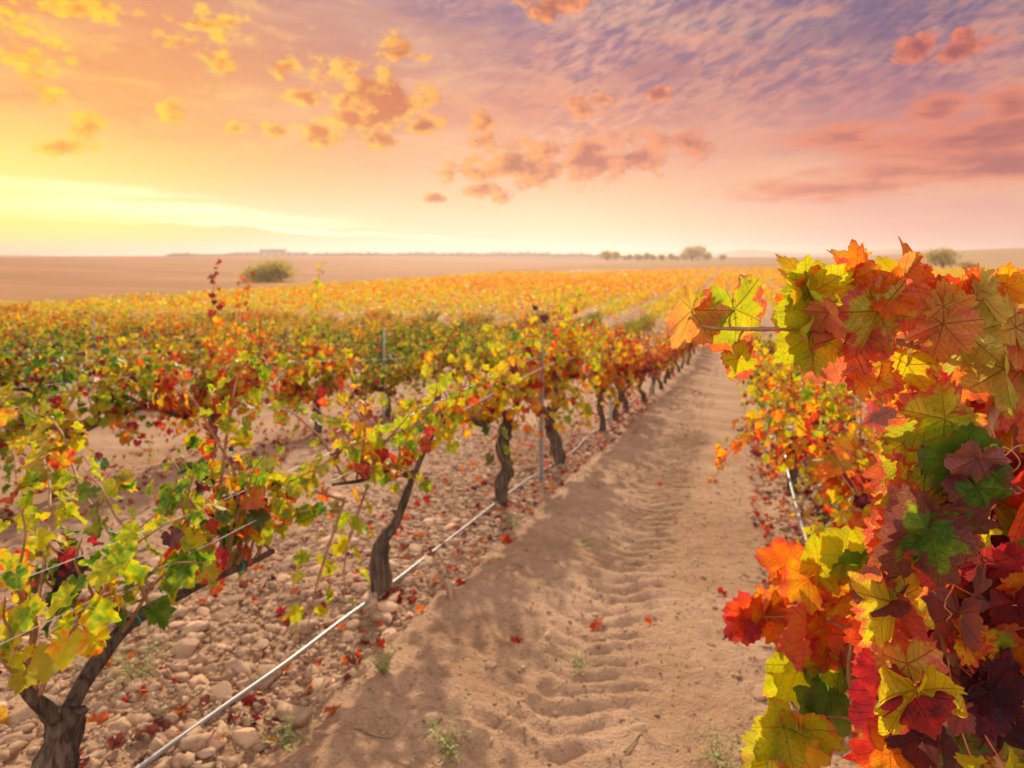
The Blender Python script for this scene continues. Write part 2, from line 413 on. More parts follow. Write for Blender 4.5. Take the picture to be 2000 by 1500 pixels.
def leaf_material(name, veins):
    m, N = new_mat(name)
    luv = N.n("ShaderNodeAttribute", attribute_name="luv").outputs["Vector"]
    dat = N.n("ShaderNodeAttribute", attribute_name="leaf_data")
    sr = N.n("ShaderNodeSeparateColor"); N.put(sr.inputs[0], dat.outputs["Color"])
    p, margin, pale = sr.outputs[0], sr.outputs[1], sr.outputs[2]
    rnd = dat.outputs["Alpha"]
    x, y, f = N.sep(luv)
    q = N.comb(N.m("ADD", x, N.m("MULTIPLY", rnd, 31.7)), y, N.m("MULTIPLY", rnd, 13.1))
    n1 = N.noise(q, 1.9, 5.0 if veins else 2.0, .62, .3)
    orn = N.n("ShaderNodeObjectInfo").outputs["Random"]
    pp = N.m("ADD", p, N.m("MULTIPLY", N.m("SUBTRACT", n1, .5), N.m("ADD", .26, N.m("MULTIPLY", margin, .45 if veins else .95))))
    e = N.step(N.m("ADD", f, N.m("MULTIPLY", N.m("SUBTRACT", n1, .5), 1.5)), .45, 1.1)
    if not veins: pp = N.m("ADD", pp, N.m("MULTIPLY", e, N.m("MULTIPLY", margin, N.m("ADD", .26, N.m("MULTIPLY", margin, .55)))))
    if not veins:
        pp = N.m("ADD", pp, N.m("MULTIPLY", N.m("SUBTRACT", orn, .5), .14))
    hs = None
    if veins:
        ax = N.m("ABSOLUTE", x)
        th = N.m("ARCTAN2", ax, y)
        best = None; sec = None
        rr = N.vm("LENGTH", N.comb(x, y))
        for a, lo, hi in ((0, -1, .44), (.92, .44, 1.42), (1.95, 1.42, 4)):
            al = N.m("ADD", N.m("MULTIPLY", ax, math.sin(a)), N.m("MULTIPLY", y, math.cos(a)))
            ds = N.m("ABSOLUTE", N.m("SUBTRACT", N.m("MULTIPLY", ax, math.cos(a)), N.m("MULTIPLY", y, math.sin(a))))
            dd = N.m("ADD", ds, N.m("MULTIPLY", N.m("LESS_THAN", al, 0.0), 5.0))
            best = dd if best is None else N.m("MINIMUM", best, dd)
            ph = N.m("FRACT", N.m("MULTIPLY", N.m("SUBTRACT", al, N.m("MULTIPLY", ds, .85)), 6.5))
            tri = N.m("ABSOLUTE", N.m("SUBTRACT", ph, .5))
            k = N.m("MULTIPLY", N.m("MULTIPLY", N.m("GREATER_THAN", th, lo), N.m("LESS_THAN", th, hi)), tri)
            sec = k if sec is None else N.m("ADD", sec, k)
        mainv = N.step(best, N.m("SUBTRACT", .021, N.m("MULTIPLY", rr, .013)), .0)
        secv = N.step(sec, .44, .5)
        fine = N.n("ShaderNodeTexVoronoi", feature='DISTANCE_TO_EDGE'); N.put(fine.inputs["Vector"], luv); fine.inputs["Scale"].default_value = 15
        fv = N.step(fine.outputs[0], .06, .0)
        # spots, speckle
        sp = N.noise(q, 7.0, 2.0, .5)
        spots = N.step(sp, .65, .74)
        col = N.ramp(pp, LEAF_RAMP)
        n2 = N.noise(N.vm("ADD", q, (5.3, 2.1, 0)), 2.6, 4.0, .6)
        blush = N.m("MULTIPLY", N.step(N.m("ADD", N.m("ADD", f, N.m("MULTIPLY", N.m("SUBTRACT", n2, .5), 1.9)), N.m("MULTIPLY", margin, .46)), .92, 1.18), N.step(margin, .12, .4))
        ecol = N.mix(N.step(p, .20, .32), (.27, .008, .07, 1), N.mix(N.step(n1, .38, .62), (.90, .085, .03, 1), (.74, .03, .10, 1)))
        col = N.mix(N.m("MULTIPLY", blush, .9), col, ecol)
        grain = N.noise(q, 26.0, 3.0, .6)
        col = N.mix(N.m("MULTIPLY", N.m("SUBTRACT", grain, .35, clamp=True), .5), col, N.ramp(N.m("ADD", pp, .16), LEAF_RAMP))
        vcol = N.mix(N.m("GREATER_THAN", pp, .8), (.42, .05, .03, 1), (.16, .02, .03, 1))
        vcol = N.mix(N.m("LESS_THAN", pp, .36), vcol, (.42, .30, .03, 1))
        col = N.mix(N.m("MULTIPLY", N.m("MAXIMUM", mainv, N.m("MULTIPLY", secv, .55)), .44), col, vcol)
        col = N.mix(N.m("MULTIPLY", fv, .16), col, vcol)
        col = N.mix(N.m("MULTIPLY", spots, .5), col, (.16, .03, .015, 1))
        dryedge = N.m("MULTIPLY", N.step(f, .93, 1.0), N.step(N.noise(q, 3.1, 2.0), .48, .62))
        col = N.mix(N.m("MULTIPLY", dryedge, .7), col, (.34, .10, .04, 1))
        palec = N.mix(.5, N.mix(N.step(n1, .35, .65), (.62, .40, .22, 1), (.86, .42, .34, 1)), col)
        col = N.mix(N.m("MULTIPLY", pale, .85), col, N.mix(N.m("MULTIPLY", mainv, .6), palec, (.35, .08, .06, 1)))
        hh = N.m("ADD", N.m("ADD", N.m("MULTIPLY", mainv, -1.0), N.m("MULTIPLY", secv, -.5)), N.m("ADD", N.m("MULTIPLY", fv, -.35), N.m("MULTIPLY", n1, .6)))
        hs = bump(N, hh, .8, .005)
    else:
        col = N.ramp(pp, LEAF_RAMP)
        palec = N.mix(.35, (.30, .125, .05, 1), col)
        col = N.mix(N.m("MULTIPLY", pale, .85), col, palec)
    if not veins: col = N.mix(1.0, col, (.95, .88, .85, 1), 'MULTIPLY')
    pr = principled(N, N.mix(1.0, col, (.82, .82, .82, 1), 'MULTIPLY'), .46, .32, hs)
    tr = N.n("ShaderNodeBsdfTranslucent"); N.put(tr.inputs[0], N.mix(1.0, col, (1.0, 1.0, .8, 1), 'MULTIPLY'))
    if hs is not None: N.put(tr.inputs["Normal"], hs)
    mx = N.n("ShaderNodeMixShader")
    N.put(mx.inputs[0], N.m("SUBTRACT", .66 if veins else .60, N.m("MULTIPLY", pale, .14)))
    N.nt.links.new(pr.outputs[0], mx.inputs[1]); N.nt.links.new(tr.outputs[0], mx.inputs[2])
    finish(N, mx.outputs[0])
    return m


M_LEAF = leaf_material("vine_leaf_close", True)
M_LEAF_FAR = leaf_material("vine_leaf", False)


def simple_mat(name, c1, c2, scale, rough=.85, spec=.2, bstr=.6, bdist=.01, stretch=(1, 1, 1), detail=6, obj_var=0.0):
    m, N = new_mat(name)
    tc = N.n("ShaderNodeTexCoord").outputs["Object"]
    v = N.vm("MULTIPLY", tc, stretch)
    n = N.noise(v, scale, detail, .65, .4)
    col = N.mix(N.step(n, .3, .7), (*c1, 1), (*c2, 1))
    if obj_var:
        r = N.n("ShaderNodeObjectInfo").outputs["Random"]
        k = N.m("ADD", 1 - obj_var, N.m("MULTIPLY", r, 2 * obj_var))
        col = N.vm("SCALE", col, scale=k)
    pr = principled(N, col, rough, spec, bump(N, n, bstr, bdist))
    finish(N, pr.outputs[0])
    return m


M_BARK = simple_mat("bark", (.036, .024, .018), (.20, .13, .085), 46, .9, .12, 1.0, .02, (1, 1, .16))
M_CANE = simple_mat("cane_wood", (.26, .10, .05), (.42, .22, .09), 60, .6, .3, .3, .002, (1, 1, .3))
M_PETIOLE = simple_mat("petiole_skin", (.55, .07, .07), (.62, .22, .07), 40, .5, .4, .1, .001)
M_TENDRIL = simple_mat("tendril_skin", (.50, .26, .07), (.40, .14, .05), 40, .5, .3, .1, .001)
M_STONE = simple_mat("limestone", (.46, .25, .13), (.74, .48, .30), 20, .9, .15, .6, .006, detail=8, obj_var=.34)
M_METAL = simple_mat("galvanised_steel", (.30, .26, .22), (.46, .42, .37), 22, .45, .5, .2, .001)
M_TIE = simple_mat("green_tie", (.01, .20, .14), (.02, .30, .20), 30, .5, .4, .1, .001)
M_HOSE = simple_mat("grey_plastic_pipe", (.26, .22, .18), (.38, .34, .29), 14, .36, .7, .15, .001)
M_WIRE = simple_mat("trellis_wire_steel", (.60, .57, .52), (.78, .74, .68), 14, .22, 1.0, .05, .001)  # base lightened to carry the sun's glint in the colour
M_WEED = simple_mat("weed_leaf", (.14, .17, .035), (.40, .33, .10), 30, .7, .2, .1, .001)
M_STRAW = simple_mat("dry_straw", (.40, .28, .14), (.24, .15, .08), 30, .8, .2, .1, .001)
M_GRAPE = simple_mat("raisin_skin", (.012, .010, .022), (.05, .035, .06), 60, .42, .5, .3, .002)
M_WALLB = simple_mat("pale_render", (.42, .32, .27), (.50, .39, .32), .5, .9, .1, .1, .01)
M_ROOFB = simple_mat("clay_roof", (.30, .15, .10), (.38, .20, .13), .8, .9, .1, .1, .01)


def earth_mat():
    m, N = new_mat("red_earth")
    pos = N.n("ShaderNodeNewGeometry").outputs["Position"]
    x, y, z = N.sep(pos)
    n1 = N.noise(pos, 1.1, 6.0, .62); n2 = N.noise(pos, 17.0, 5.0, .65); n3 = N.noise(pos, 75.0, 3.0, .6)
    col = N.mix(N.step(n1, .35, .65), (.385, .215, .115, 1), (.53, .32, .188, 1))
    col = N.mix(N.step(n2, .45, .8, 0, .5), col, (.50, .31, .19, 1))
    col = N.mix(N.step(n2, .48, .26, 0, .6), col, (.19, .095, .05, 1))
    col = N.mix(N.step(n3, .56, .72, 0, .55), col, (.54, .34, .22, 1))
    col = N.mix(N.step(n3, .42, .28, 0, .5), col, (.14, .065, .032, 1))
    # ploughed field beyond the vines, with grassy margin
    nl = N.noise(N.vm("MULTIPLY", pos, (.012, .05, 0)), 1.0, 4.0)
    pl = N.mix(N.step(nl, .35, .65), (.34, .155, .066, 1), (.44, .215, .092, 1))
    gr = N.mix(N.step(N.noise(pos, .05, 5.0), .38, .62), (.30, .20, .04, 1), (.36, .14, .05, 1))
    pl = N.mix(N.step(x, -57.0, -84.0), gr, pl)
    c = N.m("ADD", N.m("MULTIPLY", x, CPSI), N.m("MULTIPLY", y, SPSI)); d = N.m("ADD", N.m("MULTIPLY", x, -SPSI), N.m("MULTIPLY", y, CPSI))
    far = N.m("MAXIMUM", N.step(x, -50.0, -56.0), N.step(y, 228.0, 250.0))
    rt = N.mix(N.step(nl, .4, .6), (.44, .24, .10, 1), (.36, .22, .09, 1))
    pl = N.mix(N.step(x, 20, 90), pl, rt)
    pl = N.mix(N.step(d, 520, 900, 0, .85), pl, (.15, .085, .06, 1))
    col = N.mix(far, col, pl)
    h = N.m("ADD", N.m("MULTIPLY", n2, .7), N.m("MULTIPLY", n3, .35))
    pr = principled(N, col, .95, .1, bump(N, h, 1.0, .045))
    finish(N, pr.outputs[0]); return m


M_EARTH = earth_mat()


def hill_mat(name, c1, c2, s):
    m, N = new_mat(name)
    pos = N.n("ShaderNodeNewGeometry").outputs["Position"]
    n = N.noise(pos, s, 5.0)
    pr = principled(N, N.mix(N.step(n, .35, .65), (*c1, 1), (*c2, 1)), .95, .05)
    finish(N, pr.outputs[0]); return m


M_HILL = hill_mat("far_hill_scrub", (.22, .16, .11), (.30, .21, .14), .01)
M_TREE, N_ = new_mat("tree_leaves")
n_ = N_.noise(N_.n("ShaderNodeTexCoord").outputs["Object"], .9, 4.0)
c_ = N_.mix(N_.step(n_, .35, .65), (.40, .32, .07, 1), (.66, .50, .12, 1))
t_ = N_.n("ShaderNodeBsdfTranslucent"); N_.put(t_.inputs[0], c_); mx_ = N_.n("ShaderNodeMixShader"); mx_.inputs[0].default_value = .5
N_.nt.links.new(principled(N_, c_, .7, .2).outputs[0], mx_.inputs[1]); N_.nt.links.new(t_.outputs[0], mx_.inputs[2]); finish(N_, mx_.outputs[0])
M_WOOD = hill_mat("far_woodland", (.07, .06, .025), (.16, .12, .04), .1)

# ------------------------------------------------------------------ ground and path
def grid_mesh(name, xs, ys, hf):
    X, Y = np.meshgrid(xs, ys, indexing='ij')
    Z = hf(X, Y)
    nx, ny = len(xs), len(ys)
    i, j = np.meshgrid(np.arange(nx - 1), np.arange(ny - 1), indexing='ij')
    a = i * ny + j
    F = np.stack([a, a + ny, a + ny + 1, a + 1], -1).reshape(-1, 4)
    return mesh_np(name, np.stack([X, Y, Z], -1).reshape(-1, 3), F)


def spread(a, b, lo, hi, step, grow):
    """dense from a to b, growing steps out to lo and hi"""
    core = list(np.arange(a, b, step)); s = step; v = a; left = []
    while v > lo: s *= grow; v -= s; left.append(v)
    s = step; v = core[-1]; right = []
    while v < hi: s *= grow; v += s; right.append(v)
    return np.array(left[::-1] + core + right)


gx = spread(-4.2, 1.4, -4200, 4200, .04, 1.085)
gy = spread(.3, 9.0, -60, 4600, .045, 1.06)
ground = obj("ground", grid_mesh("ground", gx, gy, ground_h), M_EARTH)
tag(ground, "reddish stony vineyard earth running out to the brown fields", kind="structure")


def path_h(x, y):
    z = base_h(x, y)
    near = np.exp(-np.maximum(y, 0) / 18.0)
    wob = fbm(y * .7, y * 0 + 3.1, 5, 3) * .16
    u = x + wob * .6
    edge = sstep(-1.60, -1.34, u + fbm(x * 3, y * 3, 21, 3) * .16) * (1 - sstep(.16, .40, u + fbm(x * 3, y * 3, 22, 3) * .16))
    z = z - .05 * (1 - edge) - .003
    z = z + edge * near * (fbm(x * 2.2, y * 2.2, 31, 4) * .035 + fbm(x * 11, y * 11, 41, 4) * .026 + np.maximum(0, fbm(x * 19, y * 19, 44, 2)) * .012)
    # shallow wheel rut with the bars of a tractor tyre
    z = z + edge * near * .03 * np.exp(-((u + 1.30) / .13) ** 2) * (1 + 1.2 * fbm(x * 3, y * 3, 91, 2))
    m = np.exp(-((u + .62) / .30) ** 2)
    z = z - m * .022 * near
    k = np.exp(-((u + .60) / .27) ** 4)
    skew = np.abs(u + .62) * .55
    tread = .25 + .75 * sstep(1.5, 2.8, y)
    saw = np.sin((y - skew + fbm(x * 2, y * 2, 55, 2) * .13 + fbm(x * 9, y * 9, 56, 2) * .04) * 2 * PI / .135)
    z = z + edge * k * (.35 + .65 * sstep(-.1, .22, fbm(x * .7 + 7, y * .55, 61, 2))) * .038 * tread * np.tanh(saw * 1.6)
    m2 = np.exp(-((u + 1.12) / .2) ** 2)
    z = z + m2 * .018 * edge * (1 + fbm(y * 2, x * 2, 77, 2))
    saw2 = np.sin((y + .5 * u + fbm(x, y, 83, 2) * .25) * 2 * PI / .30)
    z = z + edge * np.exp(-((u + 1.05) / .3) ** 2) * .010 * saw2 * near
    return z


py_ = np.concatenate([np.arange(.4, 9.0, .018), spread(9.0, 9.05, 9.0, 60, .018, 1.03)[1:]])
path = obj("path", grid_mesh("path", np.arange(-1.72, .50, .02), py_, path_h), M_EARTH)
tag(path, "bare earth track between two vine rows with tractor tyre prints", kind="structure")


def surf(x, y): return float(max(ground_h(x, y), path_h(x, y) if -1.6 < x < .4 else -99))


# ------------------------------------------------------------------ leaf shapes
def leaf_outline(n, teeth, amp, rs):
    deg = np.array([0, 10, 22, 31, 40, 54, 68, 79, 92, 110, 130, 150, 165, 174, 180.])
    rr = np.array([1.0, .94, .84, .76, .79, .91, .85, .75, .76, .80, .70, .60, .45, .22, .05])
    R = []
    for sgn in (-1, 1):
        r2 = rr * (1 + rs.uniform(-.12, .10, len(rr)))
        d2 = deg + np.r_[0, rs.uniform(-4, 4, len(deg) - 2), 0]
        R.append((d2, r2))
    th = np.linspace(-180, 180, n, endpoint=False)
    smooth = np.where(th < 0, np.interp(-th, *R[0]), np.interp(th, *R[1]))
    t = np.abs(th) / 180 * teeth + rs.uniform(0, 1) + .22 * np.sin(th / 23 + rs.uniform(0, 6))
    tri = 1 - 2 * np.abs((t % 1) - .38)
    big = 1 + amp * (tri - .3) * np.where(np.abs(th) > 166, 0, 1) * rs.uniform(.7, 1.3, n)
    return np.radians(th), smooth, smooth * big


def leaf_template(n, rings, teeth, amp, seed, fold=.25, droop=.25, ripple=.06, curl=0.0, lobe=0.0, crease=.05):
    rs = np.random.RandomState(seed)
    th, rsmo, rser = leaf_outline(n, teeth, amp, rs)
    V = [[0, 0, 0]]; U = [[0, 0, 0]]
    for f in rings:
        w = f ** 2.5
        r = f * (rsmo * (1 - w) + rser * w)
        x, y = r * np.sin(th), r * np.cos(th)
        V += np.stack([x, y, np.zeros(n)], -1).tolist(); U += np.stack([x, y, np.full(n, f)], -1).tolist()
    V = np.array(V); U = np.array(U)
    x, y, f = U[:, 0], U[:, 1], U[:, 2]
    th2 = np.arctan2(x, y)
    ph = rs.uniform(0, 6, 3)
    z = fold * np.abs(x) * (1 + .3 * rs.uniform(-1, 1)) - droop * (np.maximum(y, -.2) ** 2) * .8
    z = z + ripple * f ** 2 * (np.sin(th2 * 5 + ph[0]) + .6 * np.sin(th2 * 9 + ph[1]))
    z = z + curl * (x ** 2 + y ** 2) + lobe * np.sin(th2 * 2 + ph[2]) * f + lobe * 1.2 * x * y - lobe * 2.5 * np.maximum(0, y - .5) ** 2
    z = z - crease * np.abs(np.sin(th2 * 3.35)) * f
    V = V.copy(); V[:, 2] = z
    V[:, 0] *= 1 - .35 * fold
    F = []
    for k in range(n): F.append((0, 1 + k, 1 + (k + 1) % n))
    for q in range(len(rings) - 1):
        a = 1 + q * n; b = a + n
        for k in range(n):
            k2 = (k + 1) % n
            F.append((a + k, b + k, b + k2)); F.append((a + k, b + k2, a + k2))
    # leave the petiole notch open
    return V, np.array(F), U


T_MID = [leaf_template(20, (1.0,), 0, 0, s, fold=.3, droop=.3, ripple=.07) for s in range(6)]
T_NEAR = [leaf_template(40, (.55, 1.0), 9, .16, 50 + s, fold=.25, droop=.3, ripple=.09) for s in range(8)]
rsC = np.random.RandomState(5)


def frames(tip, nrm):
    """columns x,y(tip),z(normal)"""
    y = tip / (np.linalg.norm(tip, axis=1)[:, None] + 1e-9)
    z = nrm - y * np.sum(nrm * y, 1)[:, None]; z /= np.linalg.norm(z, axis=1)[:, None] + 1e-9
    x = np.cross(y, z)
    return np.stack([x, y, z], -1)


def leaves_mesh(name, tmpls, pos, tip, nrm, size, data, seed=0):
    rs = np.random.RandomState(seed)
    which = rs.randint(0, len(tmpls), len(pos))
    Rm = frames(tip, nrm)
    vs, fs, us, ds = [], [], [], []; off = 0
    for k, (tv, tf, tu) in enumerate(tmpls):
        idx = np.where(which == k)[0]
        if not len(idx): continue
        v = np.einsum('nij,vj->nvi', Rm[idx], tv) * size[idx][:, None, None] + pos[idx][:, None, :]
        nv = len(tv)
        f = tf[None] + (off + np.arange(len(idx)) * nv)[:, None, None]
        vs.append(v.reshape(-1, 3)); fs.append(f.reshape(-1, 3))
        us.append(np.tile(tu, (len(idx), 1))); ds.append(np.repeat(data[idx], nv, 0))
        off += nv * len(idx)
    return mesh_np(name, np.concatenate(vs), np.concatenate(fs), True, {"luv": np.concatenate(us), "leaf_data": np.concatenate(ds)})


# ------------------------------------------------------------------ grapevines in the rows
def plan_vine(seed, pal, height=1.0, trunk=None, fork=.46, droopers=6, arms=(.75, .75), ncane=13, leafgap=.062, lean=.55, extra=None, lsize=.075, extra_p=None):
    """trunk path, arm paths, canes [(path, r, leaves)] in local coordinates (row along Y)"""
    rs = np.random.RandomState(seed)
    if trunk is None:
        a = rs.uniform(-.09, .09, (4, 2))
        trunk = [(0, 0, -.12), (a[0, 0] * .3, a[0, 1] * .4, .12), (a[1, 0] * .8, a[1, 1], .3), (a[2, 0] * .7, a[2, 1], fork * .8), (a[3, 0] * .4, a[3, 1] * .5, fork)]
    trunk = np.array(trunk, float); top = trunk[-1]
    armp = []
    for sgn, L in zip((1, -1), arms):
        if not np.isscalar(L): armp.append(np.array(L, float)); continue
        armp.append(np.array([top - [0, 0, .03], top + [rs.uniform(-.04, .04), sgn * L * .3, .07 + rs.uniform(-.02, .05)],
                              top + [rs.uniform(-.06, .06), sgn * L * .65, .10 + rs.uniform(-.04, .05)], top + [rs.uniform(-.05, .05), sgn * L, .12 + rs.uniform(-.05, .06)]]))
    canes = []
    for k in range(ncane):
        ap = armp[k % len(armp)] if len(armp[-1]) == 4 else armp[0 if k % 7 else 1]
        t = rs.uniform(.15, 1.0) * (len(ap) - 1.001); i = int(t); s = ap[i] * (1 - (t - i)) + ap[i + 1] * (t - i)
        L = height * rs.uniform(.55, 1.0)
        dx = rs.uniform(-lean, lean); dy = rs.uniform(-.35, .35)
        dr = rs.uniform(.0, .40) if abs(dx) > .15 else .05
        pts = []
        for u in np.linspace(0, 1, 6):
            pts.append(s + L * np.array([dx * u * (1 + .5 * u), dy * u, u * .92 - dr * u ** 2.5 * 1.2]) + rs.uniform(-.018, .018, 3) * (u > 0))
        canes.append(np.array(pts))
    for k in range(droopers):
        ap = armp[k % len(armp)]
        t = rs.uniform(.05, 1.0) * (len(ap) - 1.001); i = int(t); s = ap[i] * (1 - (t - i)) + ap[i + 1] * (t - i)
        L = height * rs.uniform(.40, .62); a = rs.uniform(0, 2 * PI); dx, dy = math.cos(a) * .75, math.sin(a) * .45
        canes.append(np.array([s + L * np.array([dx * u, dy * u, .55 * u - 1.0 * u * u]) + rs.uniform(-.015, .015, 3) * (u > 0) for u in np.linspace(0, 1, 6)]))
    for e in (extra or []): canes.append(np.array(e, float))
    out = []
    bare = 0.26 if seed == 101 else .10
    for ci, c in enumerate(canes):
        path = smooth_path(c, 3)
        seg = np.linalg.norm(np.diff(path, axis=0), axis=1); cum = np.r_[0, np.cumsum(seg)]
        n = max(4, int(cum[-1] / leafgap))
        cp = rs.normal(0, .12); crs = rs.uniform(0, 1)
        ss = np.linspace(bare * cum[-1], cum[-1], n)
        P = np.stack([np.interp(ss, cum, path[:, i]) for i in range(3)], -1)
        u = ss / cum[-1]
        ang = np.arange(n) * PI + rs.uniform(0, 6) + rs.normal(0, .7, n)
        outd = np.stack([np.cos(ang), np.sin(ang), rs.uniform(-.2, .35, n)], -1)
        P = P + outd * rs.uniform(.03, .085, n)[:, None]
        tip = outd * .7 + np.stack([np.zeros(n), np.zeros(n), -rs.uniform(.25, 1.3, n)], -1) + rs.normal(0, .25, (n, 3))
        nrm = np.stack([rs.normal(0, .55, n), rs.normal(0, .55, n), rs.uniform(.3, 1.0, n)], -1) + outd * .6
        size = lsize * rs.uniform(.65, 1.25, n) * (1 - .35 * u ** 3)
        lo, hi, redbase = pal
        pv = lo + (hi - lo) * (.25 + .5 * rs.beta(1.6, 1.6, n)) + cp + redbase * np.maximum(0, .55 - u) * rs.uniform(0, 1, n)
        dry = rs.rand(n) < .14
        pv = np.where(dry, rs.uniform(.7, .95, n), pv)
        if extra_p and ci >= len(canes) - len(extra): pv = np.where(u > .55, extra_p[ci - len(canes) + len(extra)] + rs.normal(0, .07, n), pv)
        data = np.stack([np.clip(pv, .03, .99), rs.beta(1.2, 2.2, n) * .7, (rs.rand(n) < .28) * rs.uniform(.3, 1.0, n), rs.rand(n)], -1)
        out.append((path, (P, tip, nrm, size, data)))
    return trunk, armp, out


def cat(ls): return [np.concatenate([l[i] for l in ls]) for i in range(5)]


def build_vine(name, seed, loc, detail, trunk_r=(.052, .040, .034, .045), arm_r=(.030, .024, .015), **kw):
    """an Empty with trunk, arm, cane and foliage parts; detail 2: each cane its own part with its leaves under it"""
    tr, arms, canes = plan_vine(seed, **kw)
    root = empty(name, loc)
    g = Geo(); tube(g, smooth_path(tr, 9 if detail == 2 else 4), trunk_r, 16 if detail == 2 else 8, .42, seed)
    trunk = obj("trunk", g.mesh("trunk"), M_BARK, root)
    if detail == 2:
        for k, a in enumerate(arms):
            g = Geo(); tube(g, smooth_path(a, 5), arm_r, 9, .22, seed + k); obj("arm", g.mesh("arm"), M_BARK, root)
        for k, (path, lv) in enumerate(canes):
            g = Geo(); tube(g, path, (.0065, .0045, .002), 6); c = obj("cane", g.mesh("cane"), M_CANE, root)
            me = leaves_mesh("leaves", T_NEAR, *lv, seed=seed + k); obj("foliage", me, M_LEAF_FAR, c)
    else:
        for k, a in enumerate(arms):
            g = Geo(); tube(g, smooth_path(a, 3), (.030, .022, .013), 7, .2, seed + k); obj("arm", g.mesh("arm"), M_BARK, root)
        g = Geo()
        for path, lv in canes: tube(g, path[::2], (.006, .002), 4)
        fo = obj("foliage", leaves_mesh("leaves", T_MID, *cat([c[1] for c in canes]), seed=seed), M_LEAF_FAR, root)
        obj("shoots", g.mesh("shoots"), M_CANE, fo)
    return root


def copy_vine(src, loc, sc, rotz):
    r = src.copy(); COL.objects.link(r); r.location = loc; r.scale = sc; r.rotation_euler = (0, 0, rotz)
    for k in ("label", "group"):
        if k in r: del r[k]
    for ch in src.children:
        c = ch.copy(); COL.objects.link(c); c.parent = r
        for g in ch.children:
            e = g.copy(); COL.objects.link(e); e.parent = c
    return r


ROW_X = -1.70
GREENY = (.20, .56, .30); MIXED = (.28, .66, .25); REDDY = (.48, .82, .2); GOLD = (.34, .60, .15); YELLOW = (.30, .54, .12)

row1 = []   # (root, label)
def gl(x, y): return (x, y, float(ground_h(x, y)))

v = build_vine("grapevine", 101, gl(-1.70, 1.36), 2, trunk_r=(.056, .048, .046, .044), arm_r=(.023, .018, .010), pal=(.14, .48, .45), height=.66, fork=.31, arms=[[(0, 0, .28), (0, .10, .385), (.01, .225, .445), (0, .40, .43), (-.01, .57, .415), (.01, .72, .40), (0, .88, .38)], [(0, 0, .29), (.02, -.06, .36), (.0, -.12, .47)]],
               trunk=[(0, 0, -.12), (-.01, 0, .10), (.0, .005, .22), (.0, .0, .31)], ncane=25, leafgap=.042, lean=.5, lsize=.050, droopers=1,
               extra=[[(0, .60, .42), (-.02, .62, .72), (.0, .64, .95), (.03, .66, 1.12), (.09, .70, 1.16), (.14, .74, 1.08)], [(0, .62, .42), (.02, .66, .70), (-.04, .60, .90), (-.10, .55, 1.05), (-.16, .52, 1.04)],
                      [(0, .72, .5), (.1, 1.0, .66), (.16, 1.3, .72), (.2, 1.6, .70)],
                      [(0, -.1, .45), (-.3, .2, .7), (-.7, .5, .80), (-1.1, .75, .76)],
                      [(0, .3, .5), (-.4, .4, .72), (-.8, .6, .9), (-1.2, .6, .9)]], extra_p=(.30, .32, .30, .40, .38))
row1.append((v, "low green and orange grapevine at the stony corner, long arm tied with green twine"))
v = build_vine("grapevine", 102, gl(-1.70, 3.09), 2, trunk_r=(.046, .044, .026, .020, .018), arm_r=(.015, .011, .006), pal=(.16, .54, .5), height=.60, droopers=5, arms=(.55, .75),
               trunk=[(0, 0, -.12), (.0, .0, .10), (.0, .02, .26), (.055, .05, .34), (.10, .10, .5), (.12, .13, .60)], ncane=17, leafgap=.046, lean=.6, lsize=.054,
               extra=[[(.1, -.5, .66), (-.2, -.7, .8), (-.3, -1.0, .8), (-.35, -1.3, .68)], [(.1, -.3, .66), (.05, -.4, .4), (.1, -.5, .22)], [(.1, -.5, .66), (.1, -.7, .4), (.12, -.8, .25)]])
row1.append((v, "grapevine with a thick knobbed foot and thin bent grey trunk beside the path"))
v = build_vine("grapevine", 103, gl(-1.70, 5.05), 2, trunk_r=(.058, .05, .045, .05), pal=(.18, .60, .45), height=.78, droopers=10,
               trunk=[(0, 0, -.12), (-.02, 0, .12), (.03, .0, .28), (-.01, .02, .44), (.0, .02, .56), (.03, .02, .66)], ncane=20, leafgap=.046, lean=.5, lsize=.058)
row1.append((v, "grapevine on a straight upright trunk just before the grey metal stake"))
v = build_vine("grapevine", 104, gl(-1.70, 6.75), 2, trunk_r=(.062, .055, .05, .055), pal=(.28, .56, .38), height=1.12,
               trunk=[(.03, 0, -.12), (.02, 0, .10), (-.05, .03, .32), (-.10, .04, .48), (-.02, .06, .62), (.02, .06, .72)], ncane=24, leafgap=.042, lean=.34, lsize=.056, droopers=10,
               extra=[[(0, .1, .75), (.02, .12, 1.1), (.0, .15, 1.5), (.03, .1, 1.78)], [(0, .4, .75), (.05, .42, 1.1), (.1, .45, 1.5), (.13, .45, 1.74)]], extra_p=(.40, .44))
row1.append((v, "tall yellow grapevine with an S-bent trunk just past the grey metal stake"))

# six kinds for the rest, made once and copied
protos = []
for s, pal, h, nc in ((201, (.26, .66, .34), .95, 17), (202, (.46, .84, .25), .90, 17), (203, (.18, .60, .30), .92, 18), (204, (.06, .48, .45), .98, 19), (205, (.18, .52, .3), .85, 17), (206, (.30, .70, .25), 1.02, 18), (207, (.04, .44, .5), .95, 19), (208, (.36, .60, .2), .88, 17)):
    protos.append([s, pal, h * .98, nc + 12, None])


def proto_vine(k, loc, sc, rz):
    s, pal, h, nc, src = protos[k]
    if src is None:
        src = build_vine("grapevine", s, loc, 1, pal=pal, height=h, ncane=nc, leafgap=.040, lean=.46, lsize=.057, droopers=8 if k in (0, 1, 5) else 20, fork=.56 if k in (0, 1, 5) else .46)
        src.scale = sc; src.rotation_euler = (0, 0, rz); protos[k][4] = src
        return src
    return copy_vine(src, loc, sc, rz)


